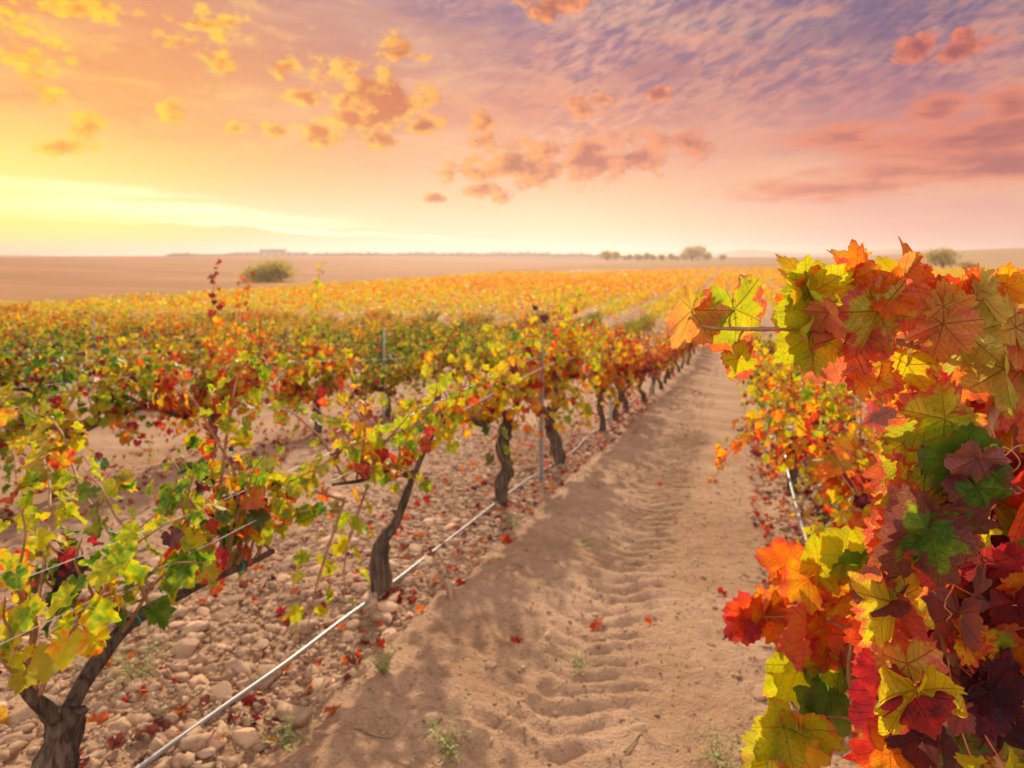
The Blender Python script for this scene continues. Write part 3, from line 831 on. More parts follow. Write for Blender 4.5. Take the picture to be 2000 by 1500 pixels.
ORD = ["first", "second", "third", "fourth", "fifth", "sixth", "seventh", "eighth", "ninth", "tenth", "eleventh", "twelfth", "thirteenth", "fourteenth", "fifteenth", "sixteenth", "seventeenth", "eighteenth", "nineteenth", "twentieth"]
ORD += ["twenty-" + w for w in ORD[:9]] + ["thirtieth"] + ["thirty-" + w for w in ORD[:9]] + ["fortieth"] + ["forty-" + w for w in ORD[:9]]
rv = random.Random(11)
cand = []  # (row, x, y)
for k, y in enumerate([9.0, 10.4, 11.9, 13.5, 15.2] + [16.9 + 1.7 * i for i in range(16)]): cand.append((0, -1.70, y))
for k, y in enumerate([6.5, 8.2, 9.9] + [11.6 + 1.7 * i for i in range(18)]): cand.append((-1, .60, y))
for r in range(1, 18):
    x = -1.75 - 3.15 * r
    y0 = {1: 2.3, 2: 1.0, 3: 0.0}.get(r, -6) + rv.uniform(-.3, .3)
    for i in range(40): cand.append((r, x, y0 + 1.7 * i))
for r in range(2, 20):
    x = .60 + 3.15 * (r - 1)
    for i in range(40): cand.append((-r, x, 2 + 1.7 * i + rv.uniform(-.2, .2)))
keep = []
for r, x, y in cand:
    c, d = cam_cd(x, y)
    if d < .8 or abs(c) > .80 * d + 1.2: continue
    if r == 1 and (abs(y - 5.5) < .7 or abs(y - 7.3) < .7): continue
    if r <= -2 and d < 10: continue            # hidden behind the vine at the camera's right
    keep.append((d, r, x, y))
keep.sort()
N_IND = 292
ind = keep[:N_IND]; D_IND = ind[-1][0]
cnt = {}
HUE = ["red and orange", "deep orange", "golden", "green and yellow", "yellow", "orange and gold", "dark green and gold", "pale gold"]
for d, r, x, y in sorted(ind, key=lambda t: (t[1], t[3])):
    cnt[r] = cnt.get(r, 0) + 1; n = cnt[r]
    if r == 0: k = [1, 0, 1, 5, 1, 0, 1, 5][n % 8]
    elif r == -1: k = [3, 2, 6, 5, 3, 4, 2][n % 7]
    elif r in (1, 2, 3): k = [6, 3, 6, 2, 6, 3, 7, 6][(n * 3 + r) % 8]
    else: k = rv.choice([2, 4, 2, 4, 7, 5, 7, 3])
    rx = rv.uniform(-.08, .08); ry = rv.uniform(-.15, .15)
    hs = rv.uniform(.86, 1.12)
    if r == 0 and d > 8: hs *= .97
    o = proto_vine(k, gl(x + rx, y + ry), (rv.uniform(.92, 1.12), rv.uniform(.95, 1.1), hs), rv.choice([0, PI]) + rv.uniform(-.12, .12))
    if r == 0: o["label"] = f"{ORD[n + 3]} grapevine in the row left of the path, {HUE[k]} leaves"
    elif r == -1: o["label"] = f"{ORD[n + 2]} grapevine in the row right of the path, {HUE[k]} leaves" if n < 17 else "last small grapevine at the far end of the row right of the path"
    elif r > 0:
        rn = ORD[r] if r < 20 else "outermost"
        if d < 17 and n <= 9: o["label"] = f"{HUE[k]} grapevine, {ORD[n - 1]} from front in {rn} row left of path"
        else: o["label"] = f"small blurred grapevine deep in the {rn} row left of the path"
        o["group"] = f"vines of the {rn} row left of the path"
    else:
        rn = ORD[-r - 1]
        o["label"] = f"small blurred grapevine in the {rn} row right of the path"
        o["group"] = f"vines of the {rn} row right of the path"
    o["category"] = "grapevine"
    if r == 0: o["group"] = "vines of the row left of the path"
    if r == -1: o["group"] = "vines of the row right of the path"
for o, lab in row1: tag(o, lab, "grapevine", "vines of the row left of the path")

# the tall red shoots standing out of the second rows
def shoot_vine(seed, x, y, lab, pal, tops, tp):
    o = build_vine("grapevine", seed, gl(x, y), 2, pal=pal, height=.85, ncane=32, leafgap=.040, lean=.5, lsize=.056, droopers=26, extra=tops, extra_p=tp)
    tag(o, lab, "grapevine", "vines with tall shoots above the row")

shoot_vine(301, -4.9, 5.5, "grapevine with one tall shoot of dark red leaves against the field", (.30, .70, .35),
           [[(0, 0, .7), (.0, .02, 1.2), (-.02, .05, 1.6), (.02, .08, 1.95)], [(0, .3, .7), (.0, .36, 1.2), (.0, .45, 1.55), (.03, .5, 1.8)]], (.78, .62))
shoot_vine(302, -4.9, 7.3, "grapevine with a tall thin yellow shoot rising above its row", (.28, .56, .2),
           [[(0, 0, .7), (.0, .02, 1.3), (-.02, .05, 1.8), (.02, .08, 2.1)]], (.43,))

# ------------------------------------------------------------------ the rest of the vineyard as one mass
def far_vines():
    rs = np.random.RandomState(8)
    P = []
    for r in range(-70, 90):
        x = -1.75 + 3.15 * r if r <= 0 else .60 + 3.15 * (r - 1)
        if x < -52: continue
        ys = np.arange(-5, 236, 1.7) + rs.uniform(-.2, .2)
        for y in ys: P.append((x, y))
    P = np.array(P); c, d = cam_cd(P[:, 0], P[:, 1])
    lim = np.where(P[:, 0] < 0, 236, 236)
    farb = 150 + 80 * sstep(-45, 10, P[:, 0])      # the block ends nearer on the left
    ok = (d > D_IND) & (np.abs(c) < .80 * d + 3) & (P[:, 1] < farb)
    P, d = P[ok], d[ok]
    n = np.clip(4600 / d, 22, 120).astype(int)
    idx = np.repeat(np.arange(len(P)), n); m = len(idx)
    s = .105 * np.clip(d[idx] / 40, 1, 2.4) ** .7 * rs.uniform(.7, 1.3, m)
    hgt = .45 + .95 * rs.beta(1.6, 1.2, m)
    topv = rs.uniform(.85, 1.15, len(P))[idx]
    x = P[idx, 0] + rs.normal(0, .48, m); y = P[idx, 1] + rs.uniform(-.9, .9, m)
    z = base_h(x, y) + hgt * topv
    pos = np.stack([x, y, z], -1)
    tip = rs.normal(0, 1, (m, 3)) * [1, 1, .6] - [0, 0, .5]
    nrm = rs.normal(0, .6, (m, 3)) + [0, 0, .6]
    cp = rs.normal(0, .035, len(P))[idx]
    patch = fbm(P[:, 0] * .04, P[:, 1] * .04, 90, 3)[idx] * .10
    p = .39 + .125 * sstep(D_IND - 5, 105, d[idx]) + cp + patch + rs.normal(0, .07, m) + (rs.rand(m) < .22) * .22 * (1 - sstep(D_IND, 120, d[idx]))
    redz = sstep(60, 110, P[idx, 0] - .1 * P[idx, 1])
    p = p + .16 * redz
    data = np.stack([np.clip(p, .16, .9), rs.uniform(0, .3, m), np.zeros(m), rs.rand(m)], -1)
    q = np.array([(-.5, -.2, .1), (.5, -.25, .1), (.55, .6, -.05), (0, 1.0, -.15), (-.55, .6, -.05)])
    tv = np.vstack([[0, .3, 0], q]); tf = np.array([(0, 1, 2), (0, 2, 3), (0, 3, 4), (0, 4, 5), (0, 5, 1)])
    tu = np.c_[tv[:, :2], np.r_[0, np.ones(5)]]
    me = leaves_mesh("vines", [(tv, tf, tu)], pos, tip, nrm, s, data)
    o = obj("distant_vines", me, M_LEAF_FAR)
    tag(o, "golden mass of vine rows filling the plain towards the horizon", "vineyard", kind="stuff")


far_vines()

# ------------------------------------------------------------------ right row, close vines and the big vine beside the camera
v = build_vine("grapevine", 401, gl(.62, 3.15), 2, pal=(.30, .68, .42), height=.62, ncane=12, leafgap=.05, lean=.5, lsize=.066, fork=.42, droopers=8,
               extra=[[(0, -.2, .48), (-.15, -.3, .50), (-.32, -.4, .42), (-.50, -.45, .36)], [(0, -.4, .5), (-.1, -.7, .40), (-.16, -1.0, .2), (-.10, -1.2, .08)],
                      [(0, -.4, .5), (.0, -.8, .3), (-.12, -1.0, .12), (-.22, -1.15, .04)], [(0, .3, .5), (-.2, .3, .40), (-.34, .25, .30), (-.40, .2, .2)]])
tag(v, "low red and yellow grapevine leaning over the path edge under the big vine", "grapevine", "vines of the row right of the path")
v = build_vine("grapevine", 402, gl(.60, 4.85), 2, pal=(.26, .60, .45), height=.92, ncane=32, leafgap=.034, lean=.5, lsize=.054, fork=.46, droopers=16, arms=(1.0, 1.0),
               extra=[[(0, .2, .55), (-.3, .1, .75), (-.6, .0, .62), (-.72, -.1, .42)], [(0, .3, .6), (-.25, .3, .8), (-.5, .3, .72), (-.62, .3, .55)]])
tag(v, "dense green and orange grapevine, first whole one right of the path, green shoot hanging out", "grapevine", "vines of the row right of the path")

CAMR = np.array([CPSI, SPSI, 0]); UP = np.array([0, 0, 1.]); TOCAM = np.array([SPSI, -CPSI, 0])
hero = empty("grapevine", gl(.66, 1.35))
tag(hero, "big grapevine at the right edge with large sharp red, green and yellow leaves", "grapevine", "vines of the row right of the path")
HL = np.array(hero.location)


def hobj(name, me, mat, parent=None):
    return obj(name, me, mat, parent or hero)


def pix(lst): return np.array([at(*p) for p in lst]) - HL


g = Geo(); tube(g, smooth_path([(0, 0, -.12), (.02, .02, .15), (-.03, .03, .32), (.0, .05, .50)], 8), (.07, .058, .05, .055), 14, .28, 5); hobj("trunk", g.mesh("trunk"), M_BARK)
for k, sg in enumerate((1, -1)):
    g = Geo(); tube(g, smooth_path([(0, .05, .47), (.02, .05 + .25 * sg, .56), (-.02, .05 + .6 * sg, .60)], 6), (.034, .026, .016), 10, .22, 8 + k); hobj("arm", g.mesh("arm"), M_BARK)
s0 = np.array([0, .05, .5])
main = np.vstack([s0, pix([(1960, 1500, 1.12), (1925, 1450, 1.08), (1880, 1350, 1.04), (1850, 1260, 1.01), (1838, 1170, 1.0), (1862, 1060, 1.0), (1895, 960, .99), (1915, 880, .98), (1945, 800, .98), (1962, 770, .98), (1930, 715, .97), (1860, 690, .96)])])
top = pix([(1930, 715, .97), (1860, 690, .96), (1780, 672, .94), (1680, 655, .92), (1610, 645, .90), (1560, 641, .90), (1490, 643, .90), (1400, 641, .90), (1362, 634, .90)])
low = np.vstack([s0, pix([(1760, 1500, 1.5), (1690, 1420, 1.5), (1658, 1330, 1.45), (1668, 1230, 1.45), (1690, 1150, 1.4)])])
rt = np.vstack([s0, pix([(2020, 1300, 1.2), (2010, 1100, 1.15), (1985, 900, 1.1), (1990, 760, 1.05), (1975, 640, 1.03), (1930, 560, 1.0)])])
CANES = []
for pth, r in ((main, (.011, .0085, .0065, .005)), (top, (.0052, .0042, .0032, .0018)), (low, (.007, .005, .0028)), (rt, (.009, .007, .004, .002))):
    sp = smooth_path(pth, 8)
    # swollen nodes along the shoot
    rr = np.interp(np.linspace(0, 1, len(sp)), np.linspace(0, 1, len(r)), r) * (1 + .22 * np.maximum(0, np.cos(np.arange(len(sp)) * 2 * PI / 8)) ** 8)
    g = Geo(); tube(g, sp, rr, 10, .06, 3); hobj("cane", g.mesh("cane"), M_CANE); CANES.append(sp)
ALLC = np.concatenate(CANES)

# (x, y of the leaf base in the photo, direction of the tip clockwise from up, length, hue, margin, pale underside, depth, turn about the midrib, pitch, fold)
HERO = [
 (1378, 606, 305, 66, .43, .08, 0, .93, 15, 10, .2), (1352, 606, 195, 96, .60, .25, .55, .90, -10, 10, .25), (1434, 604, 170, 132, .36, .42, .05, .90, 5, 5, .15), (1392, 606, 225, 60, .38, .1, 0, .93, 40, 0, .3), (1440, 700, 150, 62, .40, .5, 0, .92, -20, 0, .2),
 (1572, 568, 352, 84, .55, .2, 0, .92, 35, 5, .3), (1574, 562, 72, 72, .70, .12, .05, .92, 5, 20, .3), (1580, 576, 108, 128, .375, .04, 0, .91, 0, 8, .12), (1582, 572, 152, 86, .36, .05, .1, .89, 50, 0, .3), (1556, 600, 190, 60, .66, .2, 0, .95, 30, 0, .3),
 (1588, 652, 232, 96, .385, .06, 0, .90, 10, 0, .18), (1578, 656, 178, 118, .30, .4, .2, .905, 74, 0, .4), (1618, 610, 150, 70, .72, .2, .7, .88, 55, 0, .3),
 (1668, 545, 2, 82, .66, .3, 0, .93, 10, -8, .45), (1664, 540, 320, 68, .60, .2, .15, .935, 40, -8, .5), (1672, 548, 50, 62, .78, .1, 0, .93, 20, 0, .3), (1668, 548, 165, 66, .46, .3, .1, .94, 20, 0, .3),
 (1742, 578, 262, 78, .70, .08, .0, .87, 10, 20, .3), (1744, 572, 230, 72, .69, .12, 0, .875, 20, -10, .3),
 (1716, 606, 158, 132, .44, .62, .30, .88, 0, 6, .12), (1722, 602, 62, 100, .50, .5, 0, .885, -10, 6, .15), (1712, 604, 205, 92, .48, .5, .35, .89, 20, 5, .2),
 (1652, 655, 205, 116, .74, .25, .65, .90, 10, 5, .15), (1690, 650, 187, 98, .80, .1, .55, .885, 5, 5, .2), (1672, 720, 172, 70, .70, .3, .2, .92, 30, 0, .3),
 (1756, 545, 6, 86, .70, .1, .3, .92, 66, 0, .5), (1752, 545, 330, 56, .47, .05, 0, .95, 15, 0, .2), (1766, 528, 100, 70, .62, .2, .6, .92, 50, 30, .3), (1800, 545, 70, 48, .72, .2, 0, .95, 10, 20, .35), (1792, 535, 170, 46, .70, .2, .2, .95, 20, 0, .3),
 (1840, 602, 18, 66, .62, .1, .6, .90, 30, 0, .35), (1846, 606, 350, 70, .60, .1, .5, .905, -40, 0, .35), (1842, 598, 178, 66, .60, .1, .55, .88, 0, 5, .15), (1852, 600, 100, 90, .78, .15, 0, .92, 5, 10, .2), (1872, 590, 42, 76, .64, .35, 0, .93, 20, 0, .3), (1880, 640, 160, 62, .74, .15, .2, .94, 0, 0, .2),
 (1842, 632, 192, 104, .66, .25, .75, .90, 5, 0, .15), (1800, 600, 210, 80, .72, .1, .8, .94, 10, 0, .2), (1888, 652, 178, 116, .40, .2, .7, .905, 10, 5, .15), (1900, 655, 150, 70, .42, .1, .6, .92, 20, 0, .2),
 (1912, 565, 20, 62, .40, .2, .85, .93, 60, 0, .4), (1912, 565, 340, 54, .66, .3, .0, .935, 30, 0, .4), (1916, 565, 55, 62, .68, .25, 0, .94, 10, 0, .3), (1920, 580, 172, 84, .42, .1, .9, .92, 55, 0, .3), (1922, 600, 150, 70, .38, .05, .4, .96, 10, 0, .2),
 (1960, 555, 60, 56, .64, .2, 0, .95, 10, 0, .3), (1965, 560, 120, 64, .56, .2, 0, .96, 0, 0, .3), (1984, 640, 10, 96, .50, .1, .8, .93, 20, 0, .2), (1990, 650, 185, 90, .66, .2, .7, .94, 20, 0, .2), (1972, 600, 200, 60, .60, .2, .2, .97, 30, 0, .3),
 (1985, 660, 230, 108, .36, .45, .15, .96, -10, -10, .35), (1985, 664, 150, 100, .42, .4, 0, .965, 0, 0, .3), (1970, 740, 205, 100, .40, .4, .45, .97, 20, 0, .25), (1995, 720, 180, 110, .66, .3, .65, .96, 20, 0, .2), (1962, 720, 190, 96, .36, .1, .7, .94, 62, 0, .3),
 (1772, 712, 188, 88, .50, .42, 0, .92, 0, 5, .15), (1790, 716, 140, 70, .46, .3, .05, .93, 10, 0, .2), (1695, 730, 175, 70, .58, .4, .2, .93, 10, 0, .3), (1718, 738, 165, 58, .76, .2, .5, .94, 40, 0, .3), (1890, 740, 200, 76, .70, .2, .2, .97, 10, 0, .2),
 (1846, 818, 236, 128, .37, .40, .15, .90, 10, 5, .15), (1846, 822, 205, 96, .34, .3, .1, .905, 0, 0, .2), (1800, 830, 325, 54, .66, .2, .2, .92, 0, 0, .3), (1768, 866, 240, 60, .42, .6, .1, .94, 20, 0, .2),
 (1808, 892, 240, 140, .35, .6, .1, .92, 25, 5, .25), (1802, 905, 196, 110, .36, .5, .15, .925, 0, 5, .2),
 (1892, 900, 275, 106, .13, .22, .0, .88, 5, 8, .12), (1890, 902, 222, 122, .12, .30, 0, .885, 0, 5, .15), (1884, 895, 320, 74, .14, .5, 0, .885, -5, 5, .2), (1895, 898, 6, 84, .17, .2, .1, .88, 50, 0, .4), (1906, 880, 52, 44, .16, .6, .1, .89, 40, 0, .4),
 (1908, 896, 195, 72, .80, .2, .75, .865, 0, 5, .1), (1908, 952, 148, 112, .17, .92, 0, .87, 0, 10, .12), (1905, 955, 215, 86, .15, .8, 0, .875, 10, 10, .15), (1912, 945, 95, 76, .22, .8, .1, .88, 10, 0, .25),
 (1808, 1004, 255, 122, .37, .62, .12, .90, 10, 5, .18), (1800, 1012, 282, 112, .38, .6, .1, .905, -5, 5, .2), (1782, 1050, 225, 118, .40, .7, .1, .905, 10, 5, .2), (1770, 1065, 200, 92, .62, .4, .1, .91, 20, 0, .2), (1806, 985, 190, 66, .55, .4, 0, .9, 10, 0, .2),
 (1816, 1036, 182, 148, .15, .95, 0, .85, 0, 8, .10), (1812, 1034, 220, 136, .20, 1.0, 0, .852, 15, 8, .18), (1820, 1032, 140, 118, .22, .72, 0, .852, -5, 5, .15), (1814, 1028, 345, 70, .13, .5, 0, .86, 0, 20, .2), (1822, 1060, 150, 140, .66, .3, 0, .87, 0, 5, .15),
 (1868, 1012, 160, 98, .385, .16, 0, .93, 10, 0, .2), (1892, 1040, 130, 80, .40, .2, 0, .94, 0, 0, .2), (1858, 1035, 170, 90, .84, .2, .6, .90, 65, 0, .4),
 (1742, 1176, 178, 152, .66, .32, .1, .90, 0, 5, .16), (1738, 1174, 225, 92, .60, .45, .3, .905, 10, 0, .2), (1736, 1170, 262, 74, .95, .1, .25, .90, 50, 35, .35), (1746, 1180, 150, 92, .82, .2, .3, .91, 45, 0, .3),
 (1752, 1180, 112, 70, .52, .3, 0, .95, 5, 0, .2), (1790, 1195, 130, 56, .38, .1, 0, .97, 0, 0, .2), (1772, 1296, 170, 112, .74, .45, .6, .89, 20, 8, .25), (1722, 1305, 195, 84, .76, .1, 0, .92, 30, 0, .3), (1780, 1260, 200, 62, .66, .3, .5, .91, 30, 0, .3),
 (1790, 1350, 158, 132, .68, .12, 0, .90, 0, 5, .14), (1782, 1356, 205, 92, .88, .2, .1, .905, 10, 0, .2), (1800, 1345, 130, 70, .84, .2, .2, .91, 20, 0, .25),
 (1884, 1250, 118, 74, .54, .48, 0, .93, 0, 5, .14), (1888, 1252, 52, 66, .56, .45, 0, .93, 0, 0, .2), (1890, 1256, 165, 62, .62, .4, 0, .935, 0, 0, .2),
 (1870, 1200, 200, 90, .92, .1, .5, .93, 65, 0, .3), (1900, 1165, 60, 90, .95, .05, .45, .95, 20, 20, .3), (1920, 1100, 150, 84, .88, .15, .15, .96, 0, 0, .2), (1875, 1392, 250, 60, .9, .1, .5, .93, 20, 0, .3),
 (1955, 1095, 100, 70, .76, .12, 0, .97, 0, 0, .25), (1935, 1352, 130, 110, .97, .05, 0, .96, 0, 0, .15), (1930, 1350, 250, 100, .96, .1, 0, .965, 0, 0, .2), (1940, 1345, 20, 96, .95, .1, 0, .97, 0, 0, .2), (1960, 1420, 180, 90, .96, .1, 0, .98, 10, 0, .2),
 (1905, 1500, 310, 40, .42, .2, 0, .9, 30, 0, .3), (1960, 1500, 25, 48, .43, .2, 0, .9, 30, 0, .3), (1950, 1250, 170, 80, .30, .7, 0, .99, 0, 0, .2), (1985, 1180, 160, 90, .90, .1, .1, 1.0, 10, 0, .2), (1800, 1440, 190, 90, .97, .05, .2, 1.0, 10, 0, .2), (1870, 1450, 185, 90, .12, .8, .3, 1.0, 20, 0, .2),
]
rh = np.random.RandomState(77)
NHERO = 0
LABH = {2: "large yellow-green leaf with a blushing red edge"}


def hero_leaf(k, e):
    jx, jy, ang, ln, p, mg, pale, d, turn, pitch, fold = e
    J = at(jx, jy, d)
    if .50 < p < .9 and jy < 800: p -= .04
    if .62 < p < .82 and jy >= 800: p += (.05, -.22, .10)[k % 3]
    a = rad(ang + rh.uniform(-4, 4)); pt = rad(pitch + rh.uniform(-22, 20)); tn = rad(turn + rh.uniform(-24, 24)); d = d + rh.uniform(-.015, .02); J = at(jx, jy, d)
    tip = (math.sin(a) * CAMR + math.cos(a) * UP) * math.cos(pt) + TOCAM * math.sin(pt) * -1
    nrm = TOCAM * math.cos(pt) + (math.sin(a) * CAMR + math.cos(a) * UP) * math.sin(pt)
    lat = np.cross(tip, nrm); nrm = nrm * math.cos(tn) + lat * math.sin(tn)
    size = ln * rh.uniform(.76, .90) / FPX * d / math.cos(pt)
    tv, tf, tu = leaf_template(110, (.16, .34, .52, .70, .86, 1.0), 12, .135, 900 + k, fold=fold * rh.uniform(.8, 1.9), droop=rh.uniform(-.15, .70), ripple=rh.uniform(.05, .13), curl=rh.uniform(-.22, .16), lobe=rh.uniform(.02, .14), crease=rh.uniform(.06, .15))
    R = frames(tip[None], nrm[None])[0]
    v = tv @ R.T * size + J - HL
    data = np.tile([p, mg, pale, rh.rand()], (len(tv), 1))
    lo = hobj("leaf", mesh_np("leaf", v, tf, True, {"luv": tu, "leaf_data": data}), M_LEAF)
    # petiole from the leaf base to the nearest stretch of cane
    Jl = J - HL; i = np.argmin(np.linalg.norm(ALLC - Jl, axis=1)); q = ALLC[i]; dv = q - Jl; L = np.linalg.norm(dv)
    end = Jl + dv * min(1, .095 / max(L, 1e-6)) - R[:, 2] * .004
    mid = (Jl + end) / 2 - R[:, 2] * .010 + np.array([0, 0, .006])
    g = Geo(); tube(g, smooth_path([Jl + R[:, 1] * .002, mid, end], 4), (.0011, .0013, .0018), 6)
    obj("petiole", g.mesh("petiole"), M_PETIOLE, lo)


SKIP_AFTER = 122
for k, e in enumerate(HERO): hero_leaf(k, e)

# leaves deeper in the same vine
T_FILL = [leaf_template(64, (.5, 1.0), 11, .14, 700 + s, fold=.22, droop=.15, ripple=.08) for s in range(8)]


def fill(n, boxes, seed):
    rs = np.random.RandomState(seed); L = []
    for (x0, x1, y0, y1, d0, d1, cnt_, plo, phi) in boxes:
        for _ in range(cnt_):
            d = rs.uniform(d0, d1); P = at(rs.uniform(x0, x1), rs.uniform(y0, y1), d) - HL
            a = rs.uniform(90, 270); a = rad(a)
            tip = math.sin(a) * CAMR + math.cos(a) * UP + TOCAM * rs.uniform(-.4, .4)
            nrm = TOCAM + rs.normal(0, .45, 3)
            L.append((P, tip, nrm, rs.uniform(.055, .095), [rs.uniform(plo, phi), rs.uniform(.05, .6), (rs.rand() < .25) * rs.uniform(.2, .7), rs.rand()]))
    return [np.array([l[i] for l in L]) for i in range(5)]


arr = fill(0, [(1850, 2030, 1000, 1520, 1.08, 1.45, 74, .82, 1.0), (1850, 2030, 1000, 1520, 1.06, 1.4, 26, .12, .42), (1780, 2010, 700, 1050, 1.08, 1.45, 26, .62, .95),
               (1720, 1860, 1080, 1500, 1.0, 1.25, 30, .45, .98), (1960, 2080, 560, 1400, .95, 1.3, 40, .5, .95)], 12)
me = leaves_mesh("leaves", T_FILL, *arr, seed=4)
fo = hobj("foliage", me, M_LEAF); fo["kind"] = "stuff"
# bright low leaves by the path edge, further back on the low cane
LOW = [(1560, 1300, 160, 90, .38, .15, 0), (1545, 1320, 215, 82, .40, .25, 0), (1590, 1345, 120, 78, .14, .1, .05), (1620, 1360, 170, 88, .13, .1, .3), (1570, 1425, 155, 90, .42, .3, 0), (1530, 1420, 225, 78, .38, .2, 0),
       (1610, 1300, 30, 60, .46, .1, 0), (1560, 1450, 110, 80, .55, .3, .2), (1510, 1470, 240, 70, .40, .2, .3), (1500, 1490, 160, 70, .42, .1, 0), (1640, 1215, 262, 82, .58, .42, 0), (1632, 1228, 215, 86, .62, .4, .05), (1650, 1160, 262, 90, .56, .42, 0), (1640, 1150, 300, 60, .62, .3, 0),
       (1600, 1235, 200, 96, .70, .3, .4), (1520, 1205, 260, 62, .60, .35, 0), (1500, 1200, 210, 62, .66, .3, .1), (1470, 1200, 280, 60, .72, .3, 0), (1500, 1190, 330, 52, .55, .3, 0), (1455, 1215, 230, 50, .85, .1, .1), (1530, 1225, 190, 60, .78, .2, .5),
       (1580, 1130, 250, 66, .60, .3, 0), (1540, 1100, 280, 60, .66, .3, 0), (1600, 1105, 40, 70, .40, .1, 0), (1650, 1085, 320, 60, .42, .1, 0), (1670, 1120, 30, 70, .16, .1, 0), (1690, 1100, 100, 80, .46, .2, 0), (1520, 1150, 200, 66, .62, .4, .2), (1640, 1290, 175, 70, .22, .3, 0), (1690, 1260, 160, 80, .2, .2, .1)]
L = []
for (x, y, a, ln, p, mg, pale) in LOW:
    d = 1.5 if x > 1560 else 1.62
    if y > 1400: d = 1.42
    a = rad(a); L.append((at(x, y, d) - HL, math.sin(a) * CAMR + math.cos(a) * UP + TOCAM * rh.uniform(-.35, .35), TOCAM + rh.normal(0, .3, 3) + UP * .2, ln / FPX * d, [p, mg, pale, rh.rand()]))
for l in L:
    hobj("leaf", leaves_mesh("leaf", [T_FILL[rh.randint(8)]], *[np.array([l[i]]) for i in range(5)]), M_LEAF)
g = Geo()
tube(g, smooth_path(pix([(1668, 1230, 1.45), (1600, 1210, 1.5), (1530, 1205, 1.6), (1470, 1205, 1.62)]), 6), (.0035, .0022, .0015), 6); hobj("cane", g.mesh("cane"), M_CANE)
g = Geo()
tube(g, smooth_path(pix([(1690, 1420, 1.5), (1640, 1400, 1.45), (1580, 1410, 1.42), (1510, 1455, 1.42)]), 6), (.0035, .0022, .0015), 6); hobj("cane", g.mesh("cane"), M_CANE)
# tendrils
for pts in ([(1930, 845, .97), (1948, 868, .95), (1975, 880, .95), (1992, 905, .95), (1970, 925, .96), (1945, 918, .96), (1952, 905, .95)],
            [(1920, 905, .96), (1955, 895, .94), (1985, 872, .94), (2010, 870, .95)], [(1932, 830, .96), (1945, 862, .95), (1940, 885, .95), (1952, 912, .95), (1962, 915, .95)],
            [(1850, 1170, .96), (1845, 1185, .94), (1858, 1200, .94), (1848, 1212, .94), (1856, 1220, .95)], [(1855, 1090, .87), (1862, 1140, .87), (1845, 1175, .88)]):
    g = Geo(); tube(g, smooth_path(pix(pts), 7), (.0014, .0010, .0006), 6); hobj("tendril", g.mesh("tendril"), M_TENDRIL)
# a small dried bunch of grapes
import bmesh
gp = Geo(); c0 = pix([(1835, 1255, 1.03)])[0]
bm = bmesh.new(); bmesh.ops.create_icosphere(bm, subdivisions=2, radius=1.0)
ICO2v = np.array([v.co[:] for v in bm.verts]); ICO2f = np.array([[v.index for v in f.verts] for f in bm.faces]); bm.free()
bm = bmesh.new(); bmesh.ops.create_icosphere(bm, subdivisions=3, radius=1.0)
ICO3v = np.array([v.co[:] for v in bm.verts]); ICO3f = np.array([[v.index for v in f.verts] for f in bm.faces]); bm.free()
bm = bmesh.new(); bmesh.ops.create_icosphere(bm, subdivisions=1, radius=1.0)
ICO1v = np.array([v.co[:] for v in bm.verts]); ICO1f = np.array([[v.index for v in f.verts] for f in bm.faces]); bm.free()
for k in range(22):
    t = rh.rand(); o_ = np.array([rh.normal(0, .010), rh.normal(0, .010), -.05 * t]) * (1.1 - .5 * t)
    gp.add(ICO2v * rh.uniform(.0045, .0065) * (1 + .12 * rh.normal(size=(len(ICO2v), 1))) + c0 + o_, ICO2f)
hobj("grape_bunch", gp.mesh("grape_bunch"), M_GRAPE)

# ------------------------------------------------------------------ hoses, wires and stakes
def ground_at(px, py):
    """where the sight line of a photo pixel meets the ground"""
    d = 1.0
    for _ in range(60):
        P = world_from_cam((px - 1000) / FPX * d, d, 0); h = base_h(P[0], P[1])
        d = d + .6 * ((CAMZ - h) * FPX / max(py - HORIZON, 1) - d)
    return world_from_cam((px - 1000) / FPX * d, d, float(base_h(P[0], P[1])))


pts = [ground_at(*p) + [0, 0, .034] for p in [(170, 1600), (300, 1500), (430, 1404), (560, 1310), (660, 1232), (740, 1172), (850, 1085), (930, 1022), (985, 978), (1040, 938), (1090, 908), (1128, 880), (1146, 858), (1170, 842)]]
y = pts[-1][1]
while y < 42:
    y += 1.2; x = -1.80 + .06 * math.sin(y * 1.7); pts.append(np.array([x, y, ground_h(x, y) + .03 + .02 * math.sin(y * 2.3)]))
g = Geo(); tube(g, smooth_path(pts, 6), (.0085,), 10)
tag(obj("irrigation_hose", g.mesh("irrigation_hose"), M_HOSE), "grey drip hose lying on the stones along the left vine trunks", "hose", "drip hoses along the vine rows")
pts = [np.array([.47, y_, ground_h(.47, y_) + h_]) for y_, h_ in [(2.2, .02), (3.0, .02), (3.6, .03), (4.3, .03), (5.0, .05), (5.7, .07), (6.4, .17), (6.9, .3)]]
for y_ in np.arange(7.6, 40, 1.1): pts.append(np.array([.52 + .04 * math.sin(y_ * 2), y_, ground_h(.5, y_) + .06 + .10 * (math.sin(y_ * 1.9) > .3)]))
g = Geo(); tube(g, smooth_path(pts, 6), (.0115,), 10)
tag(obj("irrigation_hose", g.mesh("irrigation_hose"), M_HOSE), "pale drip hose under the vines right of the path, rising to a trunk", "hose", "drip hoses along the vine rows")

